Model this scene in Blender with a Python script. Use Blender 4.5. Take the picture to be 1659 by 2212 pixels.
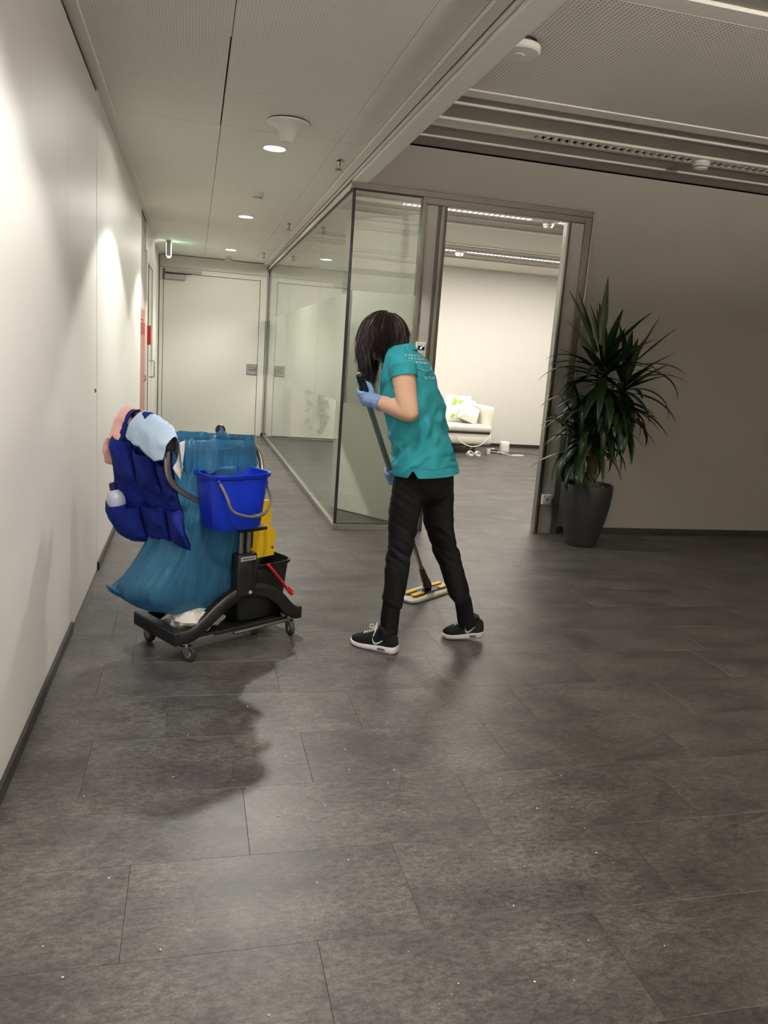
import bpy, bmesh, math, random
from mathutils import Vector, Matrix, noise
random.seed(7)
for o in list(bpy.data.objects):
    bpy.data.objects.remove(o, do_unlink=True)
S = bpy.context.scene
COL = S.collection
PI = math.pi
V = Vector

# ------------------------------------------------------------------ camera
IW, IH, FPX = 1659.0, 2212.0, 1674.77
YAW, PITCH, ROLL = 0.25024, -0.195033, 0.0725165
CAM = V((0, 0, 1.40))
_f = V((math.sin(YAW)*math.cos(PITCH), math.cos(YAW)*math.cos(PITCH), math.sin(PITCH)))
_r = _f.cross(V((0, 0, 1))).normalized(); _u = _r.cross(_f)
CR = _r*math.cos(ROLL) + _u*math.sin(ROLL)
CU = -_r*math.sin(ROLL) + _u*math.cos(ROLL)
cd = bpy.data.cameras.new('camera'); cam = bpy.data.objects.new('camera', cd); COL.objects.link(cam)
cd.sensor_fit = 'VERTICAL'; cd.sensor_height = 24.0; cd.lens = 24.0*FPX/IH; cd.clip_start = 0.05
m = Matrix((CR, CU, -_f)).transposed().to_4x4(); m.translation = CAM
cam.matrix_world = m
S.camera = cam
S.view_settings.view_transform = 'Standard'; S.view_settings.look = 'None'
S.view_settings.gamma = 1.0; S.view_settings.use_curve_mapping = False
S.view_settings.exposure = 0.88
S.cycles.use_denoising = True
S.cycles.caustics_reflective = False; S.cycles.caustics_refractive = False
S.cycles.sample_clamp_indirect = 6.0
S.cycles.max_bounces = 5; S.cycles.diffuse_bounces = 3; S.cycles.glossy_bounces = 2
S.cycles.transmission_bounces = 4; S.cycles.transparent_max_bounces = 10
S.cycles.use_light_tree = False; S.cycles.use_adaptive_sampling = True; S.cycles.adaptive_threshold = 0.1
wd = bpy.data.worlds.new('world'); S.world = wd; wd.use_nodes = True
wd.node_tree.nodes['Background'].inputs[0].default_value = (0.9, 0.93, 1.0, 1)
wd.node_tree.nodes['Background'].inputs[1].default_value = 0.02

# light levels (each lamp is created by its own luminaire builder further down)
DOWN_W = 125.0          # corridor downlight, watts
GLOW_W = 14.0            # light spilling sideways off each downlight lens
REAR_FILL_W = 46.0; NEAR_W = 42.0   # added unseen corridor lamps, behind the camera and over the near floor
WASH_W = 88.0          # added unseen wall washer over the near part of the corridor
ROOM_W = 27.0         # each lit louvre strip of the meeting room
FILL_UPLIGHT_W = 640.0       # uplighter added out of view to lift the general light
DOWN_COL = (1.0, 0.965, 0.885); WASH_COL = (1.0, 0.955, 0.905); ROOM_COL = (1.0, 0.93, 0.82)

def at(px, py, y):
    """point of the place seen at photo pixel px,py at the distance y down the corridor"""
    d = CR*((px-IW/2)/FPX) - CU*((py-IH/2)/FPX) + _f
    return CAM + d*((y-CAM.y)/d.y)

# ------------------------------------------------------------------ helpers
ORG = {}
def empty(name, loc, label=None, cat=None, group=None):
    o = bpy.data.objects.new(name, None); COL.objects.link(o)
    o.empty_display_size = 0.1
    o.location = loc; ORG[o] = V(loc)
    tag(o, label, cat, group)
    return o
def tag(o, label=None, cat=None, group=None, kind=None):
    if label: o['label'] = label
    if cat: o['category'] = cat
    if group: o['group'] = group
    if kind: o['kind'] = kind
    return o
class MB:
    def __init__(s): s.bm = bmesh.new()
    def box(s, c, size, rot=None, bev=0.0, seg=2):
        r = bmesh.ops.create_cube(s.bm, size=1.0)
        vs = r['verts']
        M = Matrix.Translation(V(c)) @ (rot.to_4x4() if rot is not None else Matrix.Identity(4)) @ Matrix.Diagonal((size[0], size[1], size[2], 1))
        bmesh.ops.transform(s.bm, matrix=M, verts=vs)
        if bev > 0:
            es = list({e for v in vs for e in v.link_edges})
            bmesh.ops.bevel(s.bm, geom=es, offset=min(bev, min(size)*0.45), segments=seg, profile=0.5, affect='EDGES')
        return s
    def span(s, lo, hi, bev=0.0, seg=2):
        c = [(a+b)/2 for a, b in zip(lo, hi)]; z = [abs(b-a) for a, b in zip(lo, hi)]
        return s.box(c, z, None, bev, seg)
    def poly(s, verts, faces):
        vs = [s.bm.verts.new(v) for v in verts]
        for f in faces:
            try: s.bm.faces.new([vs[i] for i in f])
            except ValueError: pass
        return s
    def grid(s, rows, closed_u=False, cap0=False, cap1=False):
        """rows: list of equal-length point lists"""
        R = [[s.bm.verts.new(p) for p in row] for row in rows]
        n = len(R[0])
        for i in range(len(R)-1):
            for j in range(n if closed_u else n-1):
                k = (j+1) % n
                try: s.bm.faces.new((R[i][j], R[i][k], R[i+1][k], R[i+1][j]))
                except ValueError: pass
        if cap0: s.bm.faces.new(list(reversed(R[0])))
        if cap1: s.bm.faces.new(R[-1])
        return s
    def tube(s, pts, rad, n=10, cap=True, smooth=0):
        pts = [V(p) for p in pts]
        if smooth: 
            if isinstance(rad, (int, float)): pts = crom(pts, smooth)
            else:
                q = crom([V((p.x, p.y, p.z, r)) for p, r in zip(pts, rad)], smooth)
                pts = [V(p[:3]) for p in q]; rad = [p[3] for p in q]
        if isinstance(rad, (int, float)): rad = [rad]*len(pts)
        rows = []; nrm = None
        for i, p in enumerate(pts):
            t = (pts[min(i+1, len(pts)-1)] - pts[max(i-1, 0)]).normalized()
            if nrm is None:
                nrm = t.orthogonal().normalized()
            else:
                nrm = (nrm - t*nrm.dot(t))
                nrm = nrm.normalized() if nrm.length > 1e-6 else t.orthogonal().normalized()
            b = t.cross(nrm)
            rows.append([p + (nrm*math.cos(2*PI*k/n) + b*math.sin(2*PI*k/n))*rad[i] for k in range(n)])
        return s.grid(rows, True, cap, cap)
    def lathe(s, prof, c=(0, 0, 0), n=32, axis=V((0, 0, 1)), cap0=True, cap1=True):
        """prof: list of (radius, height)"""
        axis = V(axis).normalized(); e1 = axis.orthogonal().normalized(); e2 = axis.cross(e1); c = V(c)
        rows = [[c + axis*h + (e1*math.cos(2*PI*k/n) + e2*math.sin(2*PI*k/n))*r for k in range(n)] for r, h in prof]
        return s.grid(rows, True, cap0, cap1)
    def ball(s, c, r, rot=None, seg=16):
        rr = bmesh.ops.create_uvsphere(s.bm, u_segments=seg, v_segments=max(6, seg//2), radius=1.0)
        if isinstance(r, (int, float)): r = (r, r, r)
        M = Matrix.Translation(V(c)) @ (rot.to_4x4() if rot is not None else Matrix.Identity(4)) @ Matrix.Diagonal((r[0], r[1], r[2], 1))
        bmesh.ops.transform(s.bm, matrix=M, verts=rr['verts'])
        return s
    def mesh(s, name, org=V((0, 0, 0)), smooth=False, recalc=True):
        if recalc: bmesh.ops.recalc_face_normals(s.bm, faces=s.bm.faces)
        bmesh.ops.translate(s.bm, verts=s.bm.verts, vec=-V(org))
        me = bpy.data.meshes.new(name); s.bm.to_mesh(me); s.bm.free()
        if smooth: sm(me)
        return me
def sm(me, ang=0.7):
    for p in me.polygons: p.use_smooth = True
    try: me.set_sharp_from_angle(angle=ang)
    except Exception: pass
def crom(pts, k):
    out = []
    n = len(pts)
    for i in range(n-1):
        p0, p1, p2, p3 = pts[max(i-1, 0)], pts[i], pts[i+1], pts[min(i+2, n-1)]
        for j in range(k):
            t = j/k
            out.append(0.5*((2*p1) + (p2-p0)*t + (2*p0-5*p1+4*p2-p3)*t*t + (3*p1-p0-3*p2+p3)*t*t*t))
    out.append(pts[-1].copy())
    return out
def put(name, mb, mat, parent=None, smooth=False, label=None, cat=None, group=None, kind=None, org=None):
    """link ONE mesh object; a top-level mesh gets its origin at org (world), a child shares its parent's origin"""
    o_org = ORG[parent] if parent is not None else (V(org) if org is not None else V((0, 0, 0)))
    me = mb.mesh(name, o_org, smooth) if isinstance(mb, MB) else mb
    me.materials.append(mat)
    o = bpy.data.objects.new(name, me); COL.objects.link(o)
    if parent is not None: o.parent = parent
    else: o.location = o_org
    ORG[o] = o_org
    tag(o, label, cat, group, kind)
    return o
def struct(name, mb, mat, parent=None, smooth=False, label=None):
    return put(name, mb, mat, parent, smooth, label=label, kind=None if parent is not None else 'structure')
def remesh(mb, voxel, smooth_it=4):
    """union overlapping closed shells into one continuous surface"""
    me = mb.mesh('tmp', recalc=True)
    o = bpy.data.objects.new('tmp', me); COL.objects.link(o)
    md = o.modifiers.new('r', 'REMESH'); md.mode = 'VOXEL'; md.voxel_size = voxel; md.use_smooth_shade = True
    if smooth_it:
        s2 = o.modifiers.new('s', 'SMOOTH'); s2.iterations = smooth_it; s2.factor = 0.5
    dg = bpy.context.evaluated_depsgraph_get()
    out = bpy.data.meshes.new_from_object(o.evaluated_get(dg), depsgraph=dg)
    bpy.data.objects.remove(o, do_unlink=True); bpy.data.meshes.remove(me)
    return out
def shift(me, org):
    me.transform(Matrix.Translation(-V(org))); return me
def nz(p, sc, seed=0.0):
    return noise.noise(V((p[0]*sc+seed, p[1]*sc+seed*1.7, p[2]*sc-seed)))

# ------------------------------------------------------------------ materials
def newmat(name):
    mt = bpy.data.materials.new(name); mt.use_nodes = True
    nt = mt.node_tree; b = nt.nodes['Principled BSDF']
    return mt, nt, b
def link(nt, a, b): nt.links.new(a, b)
def mat(name, col, rough=0.5, metal=0.0, var=0.06, scale=30.0, bump=0.0, bscale=200.0, spec=0.5, coat=0.0):
    """plain painted / plastic / metal / cloth surface with slight procedural tone variation"""
    mt, nt, b = newmat(name)
    tc = nt.nodes.new('ShaderNodeTexCoord')
    ns = nt.nodes.new('ShaderNodeTexNoise'); ns.inputs['Scale'].default_value = scale; ns.inputs['Detail'].default_value = 1
    link(nt, tc.outputs['Object'], ns.inputs['Vector'])
    mx = nt.nodes.new('ShaderNodeMix'); mx.data_type = 'RGBA'
    mx.inputs[6].default_value = (*[c*(1-var) for c in col], 1); mx.inputs[7].default_value = (*[min(1, c*(1+var)) for c in col], 1)
    link(nt, ns.outputs['Fac'], mx.inputs[0]); link(nt, mx.outputs[2], b.inputs['Base Color'])
    b.inputs['Roughness'].default_value = rough; b.inputs['Metallic'].default_value = metal
    b.inputs['Specular IOR Level'].default_value = spec; b.inputs['Coat Weight'].default_value = coat
    if bump > 0:
        n2 = nt.nodes.new('ShaderNodeTexNoise'); n2.inputs['Scale'].default_value = bscale; n2.inputs['Detail'].default_value = 1
        link(nt, tc.outputs['Object'], n2.inputs['Vector'])
        bp = nt.nodes.new('ShaderNodeBump'); bp.inputs['Strength'].default_value = bump; bp.inputs['Distance'].default_value = 0.01
        link(nt, n2.outputs['Fac'], bp.inputs['Height']); link(nt, bp.outputs['Normal'], b.inputs['Normal'])
    return mt
def mat_emit(name, col, strength):
    mt, nt, b = newmat(name)
    b.inputs['Base Color'].default_value = (*col, 1)
    b.inputs['Emission Color'].default_value = (*col, 1); b.inputs['Emission Strength'].default_value = strength
    if strength < 50: mt.cycles.emission_sampling = 'NONE'
    return mt
def mat_perf(name, col, hole, pitch, rad, rough=0.55):
    """perforated painted sheet metal: rows of small dark round holes"""
    mt, nt, b = newmat(name)
    tc = nt.nodes.new('ShaderNodeNewGeometry')
    vm = nt.nodes.new('ShaderNodeVectorMath'); vm.operation = 'SCALE'; vm.inputs['Scale'].default_value = 1.0/pitch
    link(nt, tc.outputs['Position'], vm.inputs[0])
    fr = nt.nodes.new('ShaderNodeVectorMath'); fr.operation = 'FRACTION'; link(nt, vm.outputs[0], fr.inputs[0])
    sb = nt.nodes.new('ShaderNodeVectorMath'); sb.operation = 'SUBTRACT'; sb.inputs[1].default_value = (0.5, 0.5, 0.5); link(nt, fr.outputs[0], sb.inputs[0])
    ml = nt.nodes.new('ShaderNodeVectorMath'); ml.operation = 'MULTIPLY'; ml.inputs[1].default_value = (1, 1, 0); link(nt, sb.outputs[0], ml.inputs[0])
    ln = nt.nodes.new('ShaderNodeVectorMath'); ln.operation = 'LENGTH'; link(nt, ml.outputs[0], ln.inputs[0])
    ss = nt.nodes.new('ShaderNodeMapRange'); ss.interpolation_type = 'SMOOTHSTEP'
    ss.inputs['From Min'].default_value = rad*0.75; ss.inputs['From Max'].default_value = rad*1.15
    ss.inputs['To Min'].default_value = 0.0; ss.inputs['To Max'].default_value = 1.0
    link(nt, ln.outputs['Value'], ss.inputs['Value'])
    mx = nt.nodes.new('ShaderNodeMix'); mx.data_type = 'RGBA'
    mx.inputs[6].default_value = (*hole, 1); mx.inputs[7].default_value = (*col, 1)
    link(nt, ss.outputs['Result'], mx.inputs[0]); link(nt, mx.outputs[2], b.inputs['Base Color'])
    b.inputs['Roughness'].default_value = rough
    return mt
def mat_glass(name, tint, base=0.045):
    mt, nt, b = newmat(name); nt.nodes.remove(b)
    out = nt.nodes['Material Output']
    lw = nt.nodes.new('ShaderNodeLayerWeight'); lw.inputs['Blend'].default_value = 0.5
    pw = nt.nodes.new('ShaderNodeMath'); pw.operation = 'POWER'; pw.inputs[1].default_value = 5.0; link(nt, lw.outputs['Facing'], pw.inputs[0])
    ma = nt.nodes.new('ShaderNodeMath'); ma.operation = 'MULTIPLY_ADD'; ma.inputs[1].default_value = 1-base; ma.inputs[2].default_value = base
    link(nt, pw.outputs[0], ma.inputs[0])
    tr = nt.nodes.new('ShaderNodeBsdfTransparent'); tr.inputs[0].default_value = (*tint, 1)
    gl = nt.nodes.new('ShaderNodeBsdfGlossy'); gl.inputs['Roughness'].default_value = 0.0; gl.inputs[0].default_value = (0.96, 1.0, 0.97, 1)
    mx = nt.nodes.new('ShaderNodeMixShader'); link(nt, ma.outputs[0], mx.inputs[0]); link(nt, tr.outputs[0], mx.inputs[1]); link(nt, gl.outputs[0], mx.inputs[2])
    link(nt, mx.outputs[0], out.inputs['Surface'])
    return mt
def mat_frost(name):
    mt, nt, b = newmat(name); nt.nodes.remove(b)
    out = nt.nodes['Material Output']
    df = nt.nodes.new('ShaderNodeBsdfDiffuse'); df.inputs[0].default_value = (0.70, 0.72, 0.67, 1)
    tl = nt.nodes.new('ShaderNodeBsdfTranslucent'); tl.inputs[0].default_value = (0.80, 0.83, 0.77, 1)
    tp = nt.nodes.new('ShaderNodeBsdfTransparent'); tp.inputs[0].default_value = (0.94, 0.96, 0.92, 1)
    ns = nt.nodes.new('ShaderNodeTexNoise'); ns.inputs['Scale'].default_value = 900
    m1 = nt.nodes.new('ShaderNodeMixShader'); link(nt, ns.outputs['Fac'], m1.inputs[0])
    link(nt, df.outputs[0], m1.inputs[1]); link(nt, tl.outputs[0], m1.inputs[2])
    m2 = nt.nodes.new('ShaderNodeMixShader'); m2.inputs[0].default_value = 0.22
    link(nt, m1.outputs[0], m2.inputs[1]); link(nt, tp.outputs[0], m2.inputs[2])
    link(nt, m2.outputs[0], out.inputs['Surface'])
    return mt
def mat_bag(name):
    """thin blue plastic film: part see-through, part translucent, shiny creases"""
    mt, nt, b = newmat(name); nt.nodes.remove(b)
    out = nt.nodes['Material Output']
    tc = nt.nodes.new('ShaderNodeTexCoord')
    mp = nt.nodes.new('ShaderNodeMapping'); mp.inputs['Scale'].default_value = (14, 14, 2.2); link(nt, tc.outputs['Object'], mp.inputs[0])
    ns = nt.nodes.new('ShaderNodeTexNoise'); ns.inputs['Scale'].default_value = 1.0; ns.inputs['Detail'].default_value = 5; link(nt, mp.outputs[0], ns.inputs['Vector'])
    bp = nt.nodes.new('ShaderNodeBump'); bp.inputs['Strength'].default_value = 0.8; bp.inputs['Distance'].default_value = 0.03; link(nt, ns.outputs['Fac'], bp.inputs['Height'])
    pr = nt.nodes.new('ShaderNodeBsdfPrincipled'); pr.inputs['Base Color'].default_value = (0.072, 0.235, 0.38, 1); pr.inputs['Roughness'].default_value = 0.2
    link(nt, bp.outputs['Normal'], pr.inputs['Normal'])
    tl = nt.nodes.new('ShaderNodeBsdfTranslucent'); tl.inputs[0].default_value = (0.11, 0.34, 0.52, 1)
    tp = nt.nodes.new('ShaderNodeBsdfTransparent'); tp.inputs[0].default_value = (0.25, 0.62, 0.9, 1)
    m1 = nt.nodes.new('ShaderNodeMixShader'); m1.inputs[0].default_value = 0.5; link(nt, pr.outputs[0], m1.inputs[1]); link(nt, tl.outputs[0], m1.inputs[2])
    m2 = nt.nodes.new('ShaderNodeMixShader'); m2.inputs[0].default_value = 0.16; link(nt, m1.outputs[0], m2.inputs[1]); link(nt, tp.outputs[0], m2.inputs[2])
    link(nt, m2.outputs[0], out.inputs['Surface'])
    return mt
def mat_floor(name):
    """dark mottled vinyl with an abraded concrete look"""
    mt, nt, b = newmat(name)
    geo = nt.nodes.new('ShaderNodeNewGeometry'); oi = nt.nodes.new('ShaderNodeObjectInfo')
    mu = nt.nodes.new('ShaderNodeMath'); mu.operation = 'MULTIPLY'; mu.inputs[1].default_value = 37.0; link(nt, oi.outputs['Random'], mu.inputs[0])
    cb = nt.nodes.new('ShaderNodeCombineXYZ'); link(nt, mu.outputs[0], cb.inputs[0]); link(nt, mu.outputs[0], cb.inputs[2])
    ad = nt.nodes.new('ShaderNodeVectorMath'); ad.operation = 'ADD'; link(nt, geo.outputs['Position'], ad.inputs[0]); link(nt, cb.outputs[0], ad.inputs[1])
    def tex(sc, det, rough=0.6, sy=1.0):
        mp = nt.nodes.new('ShaderNodeMapping'); mp.inputs['Scale'].default_value = (1, sy, 1); link(nt, ad.outputs[0], mp.inputs[0])
        n = nt.nodes.new('ShaderNodeTexNoise'); n.inputs['Scale'].default_value = sc; n.inputs['Detail'].default_value = det; n.inputs['Roughness'].default_value = rough
        link(nt, mp.outputs[0], n.inputs['Vector']); return n
    n1 = tex(3.2, 4, 0.66, 1.5); n2 = tex(34, 4, 0.8, 2.0); n3 = tex(150, 2, 0.7)
    r1 = nt.nodes.new('ShaderNodeValToRGB'); r1.color_ramp.elements[0].position = 0.34; r1.color_ramp.elements[1].position = 0.70
    r1.color_ramp.elements[0].color = (0.041, 0.037, 0.0395, 1); r1.color_ramp.elements[1].color = (0.100, 0.0945, 0.089, 1)
    link(nt, n1.outputs['Fac'], r1.inputs[0])
    r2 = nt.nodes.new('ShaderNodeValToRGB'); r2.color_ramp.elements[0].position = 0.36; r2.color_ramp.elements[1].position = 0.70
    r2.color_ramp.elements[0].color = (0.55, 0.55, 0.55, 1); r2.color_ramp.elements[1].color = (1.75, 1.72, 1.66, 1)
    link(nt, n2.outputs['Fac'], r2.inputs[0])
    m1 = nt.nodes.new('ShaderNodeMix'); m1.data_type = 'RGBA'; m1.blend_type = 'MULTIPLY'; m1.inputs[0].default_value = 1.0
    link(nt, r1.outputs[0], m1.inputs[6]); link(nt, r2.outputs[0], m1.inputs[7])
    r3 = nt.nodes.new('ShaderNodeValToRGB'); r3.color_ramp.elements[0].position = 0.3; r3.color_ramp.elements[1].position = 0.72
    r3.color_ramp.elements[0].color = (0.72, 0.72, 0.72, 1); r3.color_ramp.elements[1].color = (1.32, 1.32, 1.30, 1)
    link(nt, n3.outputs['Fac'], r3.inputs[0])
    m2 = nt.nodes.new('ShaderNodeMix'); m2.data_type = 'RGBA'; m2.blend_type = 'MULTIPLY'; m2.inputs[0].default_value = 1.0
    link(nt, m1.outputs[2], m2.inputs[6]); link(nt, r3.outputs[0], m2.inputs[7])
    link(nt, m2.outputs[2], b.inputs['Base Color'])
    rr = nt.nodes.new('ShaderNodeMapRange'); rr.inputs['To Min'].default_value = 0.33; rr.inputs['To Max'].default_value = 0.52
    link(nt, n2.outputs['Fac'], rr.inputs['Value']); link(nt, rr.outputs['Result'], b.inputs['Roughness'])
    return mt

M = {}
M['floor'] = mat_floor('vinyl_tile')
M['slab'] = mat('tile_joint', (0.085, 0.08, 0.076), 0.6)
M['wall'] = mat('painted_wall', (0.70, 0.685, 0.655), 0.75, var=0.015, scale=6)
M['wall_panel'] = mat('white_laminate_wall', (0.80, 0.78, 0.745), 0.42, var=0.012, scale=4)
M['door_white'] = mat('white_door_lacquer', (0.76, 0.75, 0.68), 0.45, var=0.012, scale=4)
M['ceil'] = mat_perf('microperforated_ceiling', (0.88, 0.855, 0.775), (0.66, 0.64, 0.57), 0.0135, 0.27)
M['ceil_plain'] = mat('ceiling_metal', (0.88, 0.855, 0.785), 0.5, var=0.01, scale=5)
M['ceil_back'] = mat('ceiling_void', (0.10, 0.095, 0.085), 0.8)
M['lob'] = mat_perf('perforated_sail', (0.88, 0.84, 0.775), (0.42, 0.395, 0.35), 0.021, 0.30)
M['lob_shaded'] = mat_perf('shaded_perforated_panel', (0.47, 0.44, 0.385), (0.12, 0.11, 0.09), 0.0125, 0.34)  # dimness of the recessed bands is put into this darker colour
M['lob_plain'] = mat('ceiling_profile', (0.85, 0.81, 0.75), 0.5, var=0.01, scale=5)
M['beam'] = mat('bulkhead_paint', (0.92, 0.89, 0.83), 0.55, var=0.01, scale=5)
M['base'] = mat('dark_skirting', (0.030, 0.027, 0.024), 0.45, var=0.15, scale=20)
M['grey_wall'] = mat('grey_wall_paint', (0.44, 0.415, 0.375), 0.75, var=0.015, scale=6)
M['steel'] = mat('brushed_steel', (0.42, 0.40, 0.365), 0.33, 0.85, var=0.05, scale=60)
M['alu'] = mat('anodised_frame', (0.19, 0.172, 0.145), 0.42, 0.5, var=0.04, scale=40)
M['alu_dark'] = mat('dark_frame_rebate', (0.075, 0.068, 0.055), 0.45, 0.4)
M['frame_panel'] = mat('frame_infill_panel', (0.47, 0.445, 0.40), 0.5, var=0.02)
M['black'] = mat('black_gasket', (0.010, 0.009, 0.008), 0.5)
M['glass'] = mat_glass('clear_glass', (0.965, 0.978, 0.958))
M['frost'] = mat_frost('frosted_film')
M['white_plastic'] = mat('white_plastic', (0.78, 0.76, 0.71), 0.4, var=0.02)
M['grey_plastic'] = mat('grey_plastic', (0.42, 0.41, 0.38), 0.45)
M['lens'] = mat_emit('downlight_lens', (1.0, 0.97, 0.92), 25.0)
M['tube_on'] = mat_emit('lit_strip', (1.0, 0.95, 0.86), 4.0)
M['chrome'] = mat('chrome', (0.62, 0.61, 0.58), 0.16, 1.0, var=0.02)
M['louvre'] = mat('white_louvre', (0.88, 0.87, 0.85), 0.35, 0.0, var=0.02)
M['red'] = mat('red_sign_enamel', (0.30, 0.012, 0.014), 0.35)
M['red_cab'] = mat('red_cabinet_lacquer', (0.47, 0.17, 0.14), 0.3)
M['screen'] = mat('dark_display', (0.006, 0.005, 0.02), 0.2)
M['screen_on'] = mat_emit('display_symbol', (0.72, 0.66, 1.0), 1.6)
M['exit_w'] = mat_emit('exit_sign_white', (1.0, 0.97, 0.85), 1.6)
M['exit_g'] = mat_emit('exit_sign_green', (0.45, 1.0, 0.62), 5.0)
# cart
M['cart_black'] = mat('black_cart_plastic', (0.009, 0.009, 0.009), 0.42, var=0.12, scale=60, bump=0.05, bscale=500)
M['tube'] = mat('satin_steel_tube', (0.36, 0.33, 0.29), 0.28, 0.9)
M['rubber'] = mat('grey_rubber_tyre', (0.035, 0.034, 0.033), 0.6)
M['blue_bucket'] = mat('blue_bucket_plastic', (0.004, 0.028, 0.47), 0.33, var=0.04, spec=0.4)
M['bail'] = mat('grey_bail_plastic', (0.13, 0.115, 0.10), 0.35)
M['yellow'] = mat('yellow_press_plastic', (0.74, 0.45, 0.012), 0.4, var=0.04)
M['red_lever'] = mat('red_lever_plastic', (0.50, 0.010, 0.018), 0.35)
M['bag'] = mat_bag('blue_film')
M['apron'] = mat('blue_polyester', (0.0035, 0.014, 0.175), 0.7, spec=0.2, var=0.25, scale=14, bump=0.25, bscale=60)
M['cloth_blue'] = mat('pale_blue_microfibre', (0.43, 0.56, 0.71), 0.9, var=0.08, scale=40, bump=0.2, bscale=300)
M['cloth_pink'] = mat('pink_microfibre', (0.74, 0.41, 0.37), 0.9, var=0.08, scale=40, bump=0.2, bscale=300)
M['cloth_white'] = mat('white_cotton_rag', (0.68, 0.63, 0.58), 0.9, var=0.06, scale=30, bump=0.3, bscale=200)
M['bottle'] = mat('milky_bottle_plastic', (0.44, 0.48, 0.60), 0.35, var=0.04)
M['cap'] = mat('navy_cap', (0.012, 0.010, 0.06), 0.35)
M['label_w'] = mat('white_label', (0.66, 0.66, 0.66), 0.5)
# person
M['skin'] = mat('skin', (0.86, 0.53, 0.36), 0.48, var=0.05, scale=18)
M['hair'] = mat('dark_hair', (0.026, 0.016, 0.015), 0.40, var=0.4, scale=60)
M['teal'] = mat('teal_polo_cotton', (0.026, 0.35, 0.42), 0.82, var=0.07, scale=12, bump=0.07, bscale=420)
M['pants'] = mat('black_jogger_cloth', (0.0055, 0.0055, 0.006), 0.8, var=0.2, scale=20, bump=0.06, bscale=300, spec=0.18)
M['rib'] = mat('black_rib_knit', (0.0045, 0.0042, 0.005), 0.9, var=0.3, scale=200, spec=0.15)
M['print'] = mat('white_print', (0.66, 0.80, 0.88), 0.7)
M['glove'] = mat('pale_blue_nitrile', (0.27, 0.43, 0.74), 0.5, var=0.05, scale=30, bump=0.12, bscale=90)
M['shoe'] = mat('black_knit_upper', (0.0055, 0.0065, 0.0065), 0.8, var=0.3, scale=150, bump=0.3, bscale=500, spec=0.2)
M['sole'] = mat('white_foam_sole', (0.78, 0.74, 0.74), 0.5, var=0.02)
M['lace'] = mat('white_lace', (0.74, 0.73, 0.70), 0.8)
M['logo'] = mat('pale_green_logo', (0.42, 0.60, 0.54), 0.4)
M['window_g'] = mat('grey_air_window', (0.12, 0.115, 0.11), 0.2)
M['eye'] = mat('eye_white', (0.7, 0.68, 0.66), 0.2)
M['lip'] = mat('lip', (0.42, 0.15, 0.13), 0.5)
M['pole'] = mat('dark_metal_pole', (0.27, 0.26, 0.245), 0.4, 0.3)
M['pole_thin'] = mat('light_metal_pole', (0.20, 0.19, 0.175), 0.35, 0.7)
M['grip'] = mat('black_grip', (0.012, 0.012, 0.012), 0.5)
M['mop_pad'] = mat('white_mop_fringe', (0.72, 0.67, 0.57), 0.95, var=0.15, scale=90, bump=0.8, bscale=160)
# plant and room things
M['pot'] = mat('charcoal_pot', (0.020, 0.0205, 0.0205), 0.55, var=0.08, scale=12)
M['soil'] = mat('soil', (0.015, 0.011, 0.008), 0.95, var=0.5, scale=80, bump=0.8, bscale=120)
M['bark'] = mat('yucca_bark', (0.19, 0.14, 0.08), 0.85, var=0.5, scale=45, bump=0.9, bscale=70)
M['leaf'] = mat('yucca_leaf', (0.011, 0.029, 0.0075), 0.40, var=0.35, scale=9, spec=0.3)
M['leaf_y'] = mat('young_yucca_leaf', (0.035, 0.060, 0.011), 0.42, var=0.3, scale=9, spec=0.3)
M['leaf_b'] = mat('dry_leaf', (0.16, 0.105, 0.06), 0.7, var=0.3, scale=9)
M['sofa'] = mat('white_sofa_fabric', (0.78, 0.76, 0.68), 0.85, var=0.03, scale=20, bump=0.15, bscale=200)
M['cushion'] = mat('white_cushion_fabric', (0.80, 0.79, 0.75), 0.85, var=0.03, scale=20, bump=0.15, bscale=120)
M['leafprint'] = mat('green_leaf_print', (0.36, 0.55, 0.06), 0.8, var=0.3, scale=60)
M['green'] = mat('trailing_leaf', (0.16, 0.24, 0.10), 0.5, var=0.3, scale=20)
M['cable'] = mat('white_cable', (0.75, 0.73, 0.68), 0.5)
M['darkcable'] = mat('dark_cable', (0.05, 0.045, 0.04), 0.5)
M['crumb'] = mat('white_crumb', (0.7, 0.66, 0.6), 0.9)

# ------------------------------------------------------------------ the setting
XL, XG, YC, YE = -0.545, 1.15, 6.115, 12.95      # left wall, glass front, front wall of the room, end wall
ZC, ZL = 2.737, 3.0                              # corridor ceiling, lobby and room ceiling
XR, YB = 7.2, -3.4

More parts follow.
